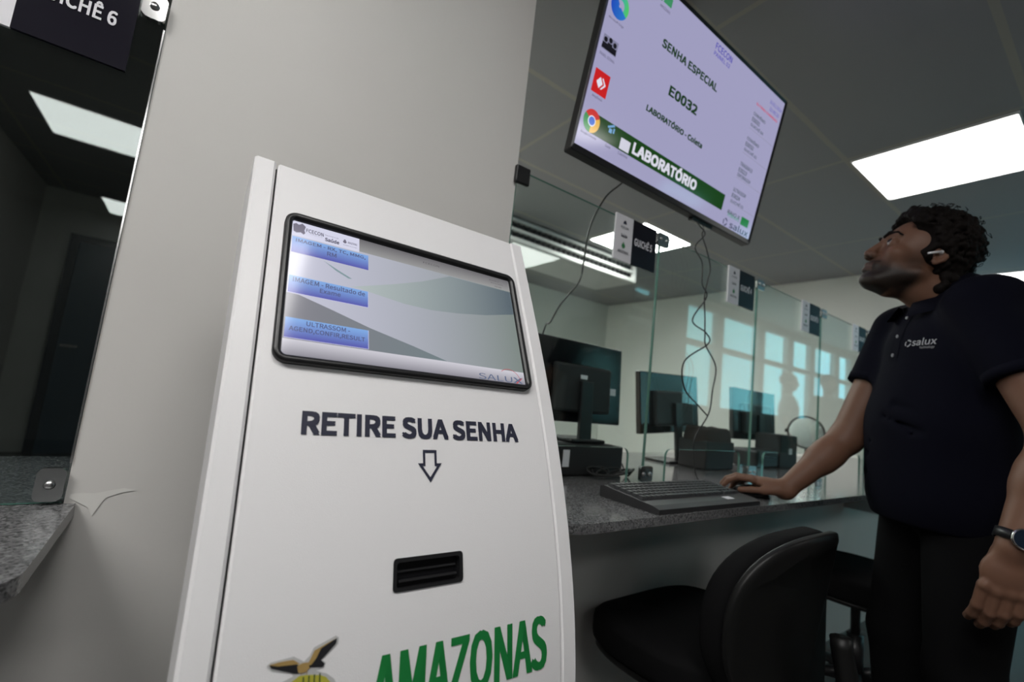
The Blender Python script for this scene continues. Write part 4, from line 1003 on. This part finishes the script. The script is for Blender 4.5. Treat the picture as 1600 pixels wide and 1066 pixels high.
# collar: stand and fall around the neck, open at the front
mb = MB(); K = 40; rows = []
for (rf, rl, du) in ((.060, .062, -.012), (.064, .066, .030), (.072, .074, .034), (.098, .104, .000)):
    row = []
    for k in range(K+1):
        a = radians(24+312*k/K); fr = .5+.5*cos(a)     # 1 at the front
        c = np.array(nb)*.5+np.array(nt_)*.5
        row.append(c+BF*(rf*cos(a)+.006*fr)+BL*rl*sin(a)+UP*(du-.050*fr+.010-.010*(du < .01)*fr)-UP*.03)
    rows.append(row)
mb.add([p for r in rows for p in r], [(j*(K+1)+k, j*(K+1)+k+1, (j+1)*(K+1)+k+1, (j+1)*(K+1)+k) for j in range(3) for k in range(K)])
mb.build('collar', M_SHIRT, shirt, True)
tree = BVHTree.FromPolygons([Vector(v) for v in svs], [tuple(int(i) for i in f) for f in sfs])
def on_shirt(l, u, w=0.):
    o = Vector(T(.6, l, u)); hit = tree.ray_cast(o, Vector(-BF))
    p, n_ = hit[0], hit[1]
    if p is None: return o
    if n_.dot(Vector(BF)) < 0: n_ = -n_
    return p+n_*(.0015+w)
# placket, buttons, chest lettering
mb = MB(); g = [1.375-.018*i for i in range(9)]
mb.add([on_shirt(s*.017, u) for u in g for s in (-1, 1)], [(2*i, 2*i+1, 2*i+3, 2*i+2) for i in range(8)]); mb.build('placket', M_SHIRT, shirt)
for u in (1.355, 1.30, 1.245):
    p = on_shirt(0, u, .001); MB().disc(p, Vector(BF), .005, .002, 12).build('button', mat('grey button', (.25, .25, .27), rough=.3), shirt)
mb = MB()
fnl = lambda u, v, w: on_shirt(.060+u, 1.265+v, w)
text_on(mb, 'salux', fnl, .0, .0, .058, .020, .02); text_on(mb, 'Technology', fnl, .022, -.011, .056, -.003, .01)
for k in range(3): poly_on(mb, ring_poly((-.013, .009), .010, 20+120*k, 110+120*k, 6, .0065), fnl)
mb.build('chest_lettering', mat('pale grey embroidery', (.32, .32, .34), rough=.7), shirt)
# trousers and shoes
P_ = Field((1.38, -.02, .02), (2.05, .70, 1.02), .007)
P_.ell(T(.005, 0, .88), (.128, .165, .12), BR, .03)
for s, knee, foot in ((1, T(.04, .11, .48), T(0, .12, .07)), (-1, T(.05, -.11, .48), T(.02, -.12, .07))):
    P_.cap(T(0, s*.085, .84), knee, .100, .070, .03).cap(knee, foot, .070, .062, .02)
P_.below(.05)
P_.build('trousers', M_PANTS, man, 1)
for s, foot in ((1, T(0, .12, .0)), (-1, T(.02, -.12, .0))):
    Sh = Field(foot-np.array([.22, .22, 0]), foot+np.array([.22, .22, .16]), .005)
    Sh.cap(foot-BF*.05+UP*.045, foot+BF*.13+UP*.036, .040, .036, .02).cap(foot-BF*.03+UP*.05, foot-BF*.02+UP*.10, .042, .042, .02)
    Sh.below(.004); Sh.build('shoe', mat('black shoe leather', (.01, .01, .01), rough=.4), man)
# wristwatch on the left wrist
wt = thing('wristwatch', 'round wristwatch with metal case on the man\'s left wrist', 'watch', tuple(LWR))
fd = (LWR-LEL)/np.linalg.norm(LWR-LEL); wb_ = hb-fd*(hb@fd); wb_ /= np.linalg.norm(wb_); ws = np.cross(fd, wb_); wc = LWR-fd*.020
mb = MB(); K = 36
mb.add([wc+fd*t+(wb_*cos(2*pi*k/K)+ws*sin(2*pi*k/K))*r for t, r in ((-.010, .0325), (-.010, .0350), (.010, .0345), (.010, .0315)) for k in range(K)], [(j*K+k, j*K+(k+1) % K, (j+1)*K+(k+1) % K, (j+1)*K+k) for j in range(3) for k in range(K)])
mb.build('strap', M_BLACK, wt, True)
cc = wc+wb_*.032
MB().disc(cc, Vector(wb_), .0215, .009, 32, .0205).build('case', M_CHROME, wt, True)
MB().disc(cc+wb_*.0088, Vector(wb_), .0185, .0012, 32).build('dial', mat('dark blue dial', (.012, .02, .035), rough=.1), wt)
MB().disc(cc+wb_*.004+ws*.021*(1 if ws@UP < 0 else -1), Vector(ws*(1 if ws@UP < 0 else -1)), .003, .004, 10).build('crown', M_CHROME, wt)
# earbud in the near ear
eb = thing('earbud', 'white wireless earbud in the man\'s ear', 'earbud', tuple(Hd(-.010, .083, .004)))
MB().tube([Hd(-.014, .0835, .006), Hd(.004, .0875, -.0075), Hd(.012, .0885, -.0135)], [.0036, .0033, .0030], 10).build('stem', mat('white earbud plastic', (.75, .75, .77), rough=.25), eb, True)
MB().tube([Hd(-.016, .077, .006), Hd(-.014, .0845, .006)], [.006, .0045], 10).build('bud', MATS['white earbud plastic'], eb, True)

# ------------------------------------------------------------------ people waiting by the windows, mirrored in the counter glass
def bystander(x, y, h, label, face, shirt_c):
    t = thing('person', label, 'person', (x, y, 0), 'people waiting by the windows')
    f, l = frame(face); k = h/1.72; o = np.array([x, y, 0.]); Q = lambda a, b, c: o+(f*a+l*b+UP*c)*k
    Rm = np.stack([f, l, UP], 1); lo, hi = o+np.array([-.4, -.4, .0]), o+np.array([.4, .4, h+.05])
    b = Field(lo, hi, .009)
    b.ell(Q(0, 0, 1.60), (.095, .075, .11), Rm, .02).ell(Q(.04, 0, 1.55), (.055, .055, .07), Rm, .02).cap(Q(.085, 0, 1.60), Q(.105, 0, 1.57), .009, .012, .01)
    b.cap(Q(-.02, 0, 1.38), Q(-.01, 0, 1.54), .058, .052, .02).ell(Q(0, 0, 1.2), (.10, .15, .2), Rm, .02).ell(Q(0, 0, .95), (.1, .14, .15), Rm, .04)
    for s_ in (-1, 1):
        b.ell(Q(-.01, s_*.078, 1.59), (.018, .008, .03), Rm, .004)
        b.cap(Q(0, s_*.17, 1.37), Q(-.01, s_*.22, 1.08), .048, .04, .02).cap(Q(-.01, s_*.22, 1.08), Q(.06, s_*.21, .85), .038, .027, .01)
        hd_ = f*.15-UP
        b.ell(Q(.068, s_*.21, .80), (.022, .018, .045), None, .015)
        for j in range(4): b.cap(Q(.045+.016*j, s_*.212, .77), Q(.05+.018*j, s_*.205, .70), .0095, .008, .004)
        b.cap(Q(.09, s_*.205, .81), Q(.115, s_*.198, .76), .010, .008, .006)
        b.cap(Q(0, s_*.09, .86), Q(.02, s_*.10, .48), .08, .05, .03).cap(Q(.02, s_*.10, .48), Q(0, s_*.11, .07), .05, .036, .02)
    b.build('body', M_SKIN, t, 1)
    hr = Field(Q(0, 0, 1.6)-.18, Q(0, 0, 1.6)+.18, .007)
    hr.ell(Q(-.02, 0, 1.635), (.100, .086, .095), Rm, .01).ell(Q(.10, 0, 1.59), (.06, .075, .07), Rm, .01, True).ell(Q(.03, 0, 1.50), (.12, .12, .07), Rm, .01, True)
    hr.build('hair', M_HAIR, t, 1)
    sh = Field(lo, hi, .009)
    sh.ell(Q(0, 0, 1.22), (.12, .185, .2), Rm, .02).ell(Q(.01, 0, .98), (.12, .17, .2), Rm, .05).cap(Q(-.01, .15, 1.37), Q(-.01, -.15, 1.37), .06, .06, .04)
    for s_ in (-1, 1): sh.cap(Q(0, s_*.17, 1.37), Q(-.01, s_*.212, 1.14), .064, .056, .02, flat=True)
    sh.below(.84*k); sh.build('shirt', mat(*shirt_c, rough=.85), t, 1)
    tr = Field(lo, hi, .009); tr.ell(Q(0, 0, .88), (.115, .16, .12), Rm, .03)
    for s_ in (-1, 1): tr.cap(Q(0, s_*.09, .84), Q(.02, s_*.10, .48), .09, .065, .03).cap(Q(.02, s_*.10, .48), Q(0, s_*.11, .06), .065, .056, .02)
    tr.below(.04); tr.build('trousers', M_PANTS, t, 1)
    for s_ in (-1, 1):
        so = Field(Q(0, s_*.11, 0)-np.array([.2, .2, 0]), Q(0, s_*.11, 0)+np.array([.2, .2, .14]), .008)
        so.cap(Q(-.05, s_*.11, .045), Q(.13, s_*.11, .038), .038, .034, .01).cap(Q(-.03, s_*.11, .05), Q(-.03, s_*.11, .1), .04, .04, .02).below(.004); so.build('shoe', MATS['black shoe leather'], t)
bystander(6.46, -.85, 1.69, 'left of two people mirrored as silhouettes against the windows', (.3, 1), ('grey shirt cloth', (.10, .10, .11)))
bystander(6.75, -.50, 1.71, 'right of two people mirrored as silhouettes against the windows', (-.5, .8), ('dark shirt cloth', (.05, .045, .045)))
